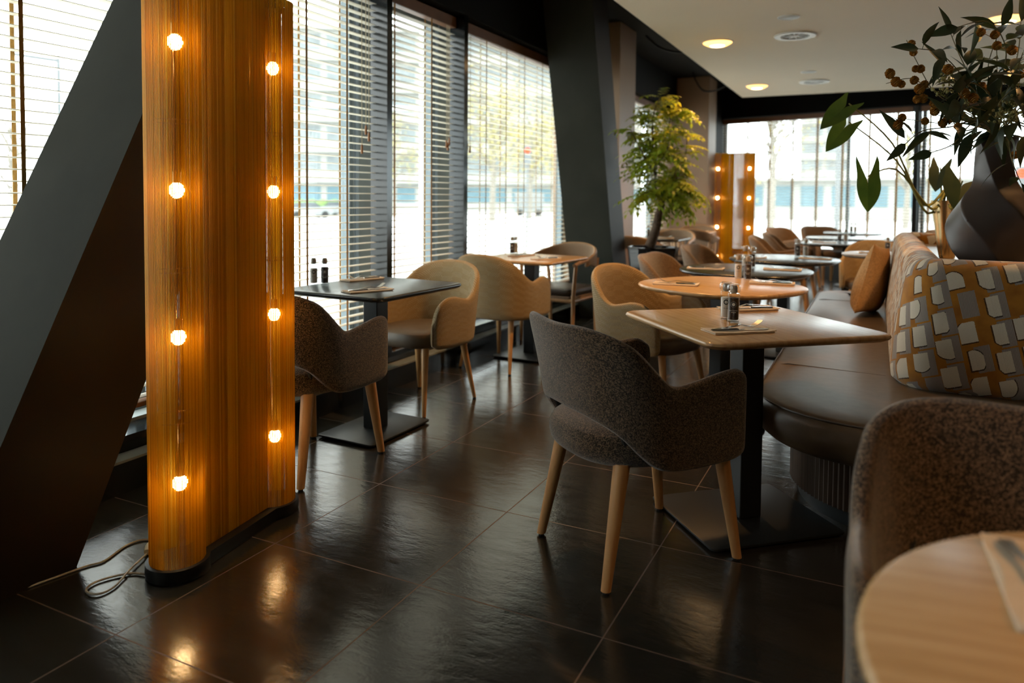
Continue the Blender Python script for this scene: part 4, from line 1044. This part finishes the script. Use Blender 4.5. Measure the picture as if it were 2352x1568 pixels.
for x, y, lab in ((-.71, 7.18, 'round white swirl vent, the nearer of the two'), (-.755, 10.07, 'round white swirl vent, the farther of the two'), (.97, 6.05, 'round vent at the upper right corner of the picture')):
    place(VT, USED, '', (x, y, 2.70), 0, lab, 'ceiling vent', 'round ceiling vents')
def speaker():
    root = empty('ceiling_speaker', (0, 0, 0)); b = MB(); ring_slab(b, .078, .088, -.006, 0); b.build('rim', 'white_metal', root)
    b = MB(); b.lathe([(.079, -.001), (.06, -.006), (.002, -.007)], (0, 0, 0), 24); b.build('grille', 'frame_pale', root); return root
SP = speaker()
for x, y, lab in ((-.69, 6.45, 'small round ceiling speaker before the nearer vent'), (-.76, 9.29, 'small round ceiling speaker before the farther vent')):
    place(SP, USED, '', (x, y, 2.70), 0, lab, 'ceiling speaker', 'small ceiling speakers')
for pts, lab in (([(-1.68, 7.95, 2.80), (-1.80, 7.98, 2.80), (-1.98, 8.05, 2.80), (-2.2, 8.15, 2.88), (-2.35, 8.2, 3.0), (-2.4, 8.2, 3.05)], 'black cable looping from the white ceiling edge, the nearer one'),
                 ([(-1.68, 10.35, 2.80), (-1.84, 10.4, 2.78), (-2.05, 10.5, 2.72), (-2.28, 10.7, 2.76), (-2.42, 10.8, 2.95), (-2.45, 10.82, 3.05)], 'black cable looping before the corner pillar')):
    b = MB(); b.tube(branch_pts(pts), .012, 8); tag(b.build('cable', 'rubber'), lab, 'cable', 'loose ceiling cables')

# power cord and plug of the near lamp
def floorline(pts, z=.004): return [(x, y, z) for x, y in pts]
b = MB(); b.tube(branch_pts(floorline([(-2.05, 1.66), (-2.20, 1.70), (-2.267, 1.69), (-2.283, 1.633), (-2.25, 1.531), (-2.268, 1.484), (-2.285, 1.406), (-2.30, 1.337), (-2.33, 1.2), (-2.45, 1.0), (-2.5, .8)])), .0035, 6)
tag(b.build('power_cord', 'clear_cord'), 'pale cord running left along the floor to the foot of the leaning column', 'cord')
lc = empty('lamp_cord', (-2.15, 1.45, 0), 0, 'pale cord looped on the floor beside the amber lamp, with a plug', 'cord')
b = MB(); pts = [(-1.99, 1.54), (-2.06, 1.53), (-2.099, 1.515), (-2.135, 1.466), (-2.146, 1.417), (-2.12, 1.383), (-2.075, 1.389), (-2.07, 1.439), (-2.118, 1.53), (-2.16, 1.62)]
b.tube(branch_pts([(x+2.15, y-1.45, .0055 if 0 < i < 8 else .009) for i, (x, y) in enumerate(pts)]), .0035, 6); b.build('cord', 'clear_cord', lc)
b = MB(); b.tube([(-.01, .17, .014), (-.03, .195, .016), (-.05, .23, .016)], [.010, .016, .012], 10); b.build('plug', 'cord', lc)

# ------------------------------------------------------------------ outside
ST = -.85
mb = MB(); mb.box((-180, -60, ST-.1), (-3.25, 220, ST)); mb.box((-3.25, 14.2, ST-.1), (120, 220, ST)); tag(mb.build('street', 'street', None, False), None, None, None, 'structure')
def polar(px, d):          # point on the ground at distance d in the direction of photo column px
    a = YAW+math.atan((1176-px)/1688); return -sin(a)*d, cos(a)*d, a
def building(px, d, W, Dp, h, label, nf, nb, low=None):
    x, y, a = polar(px, d); root = empty('office_building', (x, y, ST), a, label, 'building')
    b = MB(); b.box((-W/2, 0, 0), (W/2, Dp, h)); b.build('wall', 'facade', root, False); fh = h/nf; L = W/nb
    for f in range(nf):
        for k in range(nb):
            b = MB(); b.box((-W/2+L*k+.4, -.06, fh*f+fh*.32), (-W/2+L*(k+1)-.4, 0, fh*f+fh*.82)); b.build('window', low if (low and f == 0) else 'facade_glass', root, False)
        b = MB(); b.box((-W/2, -.9, fh*f+fh*.94), (W/2, 0, fh*(f+1))); b.build('ledge', 'facade', root, False)
building(960, 100, 62, 12, 24, 'pale office block with window bands across the street, behind the left blinds', 6, 10, 'facade_blue')
building(1890, 150, 8.5, 8, 26, 'grey tower seen faintly through the far blinds', 8, 2)
building(2010, 80, 26, 8, 4.2, 'low pale building with a flat roof seen through the far blinds', 1, 9, 'facade_blue')
def car(px, d, label):
    x, y, a = polar(px, d); root = empty('car', (x, y, ST), a+R(20), label, 'car', 'pale cars parked outside')
    b = MB(); b.loft([[(u, -.85, z0), (u, .85, z0), (u, .88, z1*.7), (u, .75, z1), (u, -.75, z1), (u, -.88, z1*.7)] for u, z0, z1 in ((-2.1, .4, .75), (-1.9, .3, .95), (-.9, .25, 1.0), (1.3, .25, 1.0), (2.0, .3, .85), (2.15, .4, .65))]); b.build('body', 'car_white', root)
    b = MB(); b.loft([[(u, -.72, .9), (u, .72, .9), (u, .6, z1), (u, -.6, z1)] for u, z1 in ((-1.5, .98), (-.9, 1.42), (.5, 1.45), (1.2, 1.0))]); b.build('cabin', 'car_glass', root)
    for u in (-1.3, 1.35):
        for s_ in (-.8, .8):
            b = MB(); b.tube([(u, s_-.1, .32), (u, s_+.1, .32)], .32, 16); b.build('wheel', 'rubber', root)
car(706, 70, 'pale car parked across the street, the left one behind the dark table'); car(775, 79, 'pale car parked across the street, the right one behind the dark table')
x, y, a = polar(740, 80); b = MB(); rg = random.Random(9)
for k in range(9):
    b.lathe([(.1, 0), (1.0, .3), (1.1, .9), (.7, 1.5), (.1, 1.7)], (k*1.15-4.5, rg.uniform(-.2, .2), 0), 9)
o = b.build('hedge', 'grass_out'); o.location = (x, y, ST); o.rotation_euler = (0, 0, a); tag(o, 'green hedge behind the parked cars', 'hedge')
def far_tree(px, d, h, seed, label, leafy_=14):
    x, y, a = polar(px, d)
    rnd = random.Random(seed); root = empty('street_tree', (x, y, ST), 0, label, 'tree', 'street trees outside')
    b = MB(); b.tube([(0, 0, 0), (.1, 0, h*.3), (0, .1, h*.55)], [.02*h, .014*h, .008*h], 8); fo = MB()
    for k in range(26):
        a = rnd.uniform(0, 2*pi); e = rnd.uniform(.2, 1.2); st = Vector((0, 0, h*rnd.uniform(.22, .6))); d_ = Vector((cos(a)*cos(e), sin(a)*cos(e), sin(e)))*h*rnd.uniform(.22, .4)
        b.tube([st, st+d_*.5+Vector((0, 0, .1)), st+d_], [.006*h, .004*h, .0015*h], 5)
        for j in range(5):
            q = Vector((rnd.gauss(0, 1), rnd.gauss(0, 1), rnd.gauss(0, 1)))*.05*h; e2 = st+d_*rnd.uniform(.4, 1); b.tube([e2, e2+q], [.002*h, .0007*h], 4)
            for i in range(leafy_):
                c = e2+q*rnd.uniform(.3, 1.2)+Vector((rnd.gauss(0, 1), rnd.gauss(0, 1), rnd.gauss(0, 1)))*.028*h
                leaf(fo, c, (rnd.gauss(0, 1), rnd.gauss(0, 1), rnd.gauss(0, 1)), (0, 0, 1), .022*h, .014*h, .2, 2)
    b.build('trunk', 'bark_far', root)
    if leafy_: fo.build('foliage', 'tree_far', root)['kind'] = 'stuff'
far_tree(1130, 62, 15, 1, 'yellow green street tree seen through the wide blind'); far_tree(1215, 70, 15, 2, 'street tree before the pale office block, next to the middle slanted column')
far_tree(905, 75, 13, 12, 'yellow green street tree seen through the narrow blind')
far_tree(30, 38, 8, 3, 'bare street tree seen through the blind at the far left', 0); far_tree(1770, 45, 11, 4, 'bare street tree seen above the far amber lamp', 2); far_tree(2080, 60, 11, 5, 'street tree seen through the far blind behind the bouquet', 6)
for px, d, h, r, mt, arm, lab in ((968, 20, 6.6, .07, 'concrete_pole', 4.4, 'white street mast with arms outside the narrow blind'), (140, 16, 4.6, .04, 'grey_pole', 4.5, 'thin grey lamp post outside the far left blind'), (1922, 30, 9, .09, 'grey_pole', 8.8, 'tall grey lamp post outside the far blinds'), (2170, 22, 3.4, .10, 'concrete_pole', 3.3, 'pale post outside, left of the vase')):
    x, y, a = polar(px, d); root = empty('street_pole', (x, y, ST), a, lab, 'pole', 'poles outside'); b = MB(); b.tube([(0, 0, 0), (0, 0, h)], [r, r*.8], 12); b.build('shaft', mt, root)
    b = MB(); b.tube([(0, 0, arm), (-2.9 if d == 20 else -.7, 0, arm+.05)], r*.8, 8); b.build('arm', mt, root)
x, y, a = polar(1215, 82); b = MB(); b.box((-1.6, -1, .3), (1.6, 1, 2.6)); van = b.build('body', 'car_white', None, False, bevel=.15)
vr = empty('van', (x, y, ST), a, 'pale van outside the wide blind', 'van'); van.parent = vr
for u in (-1, 1): b = MB(); b.tube([(u, -1.02, .35), (u, 1.02, .35)], .35, 14); b.build('wheel', 'rubber', vr)
for px, d, z, lab in ((1210, 30, 3.75, 'red traffic light outside the wide blind'), (2343, 24, 2.6, 'red traffic light outside, right of the vase')):
    x, y, a = polar(px, d); root = empty('traffic_light', (x, y, ST), a, lab, 'traffic light', 'traffic lights outside'); b = MB(); b.tube([(0, 0, 0), (0, 0, z)], .05, 8); b.build('pole', 'grey_pole', root)
    b = MB(); b.box((-.15, -.1, z-.35), (.15, .1, z+.4)); b.build('housing', 'grey_pole', root, False)
    b = MB(); b.lathe([(.12, -.01), (.11, .01)], (0, 0, 0), 16); q = b.build('lens', 'traffic_red', root); q.location = (0.0, -.115, z+.2); q.rotation_euler = (R(90), 0, 0)
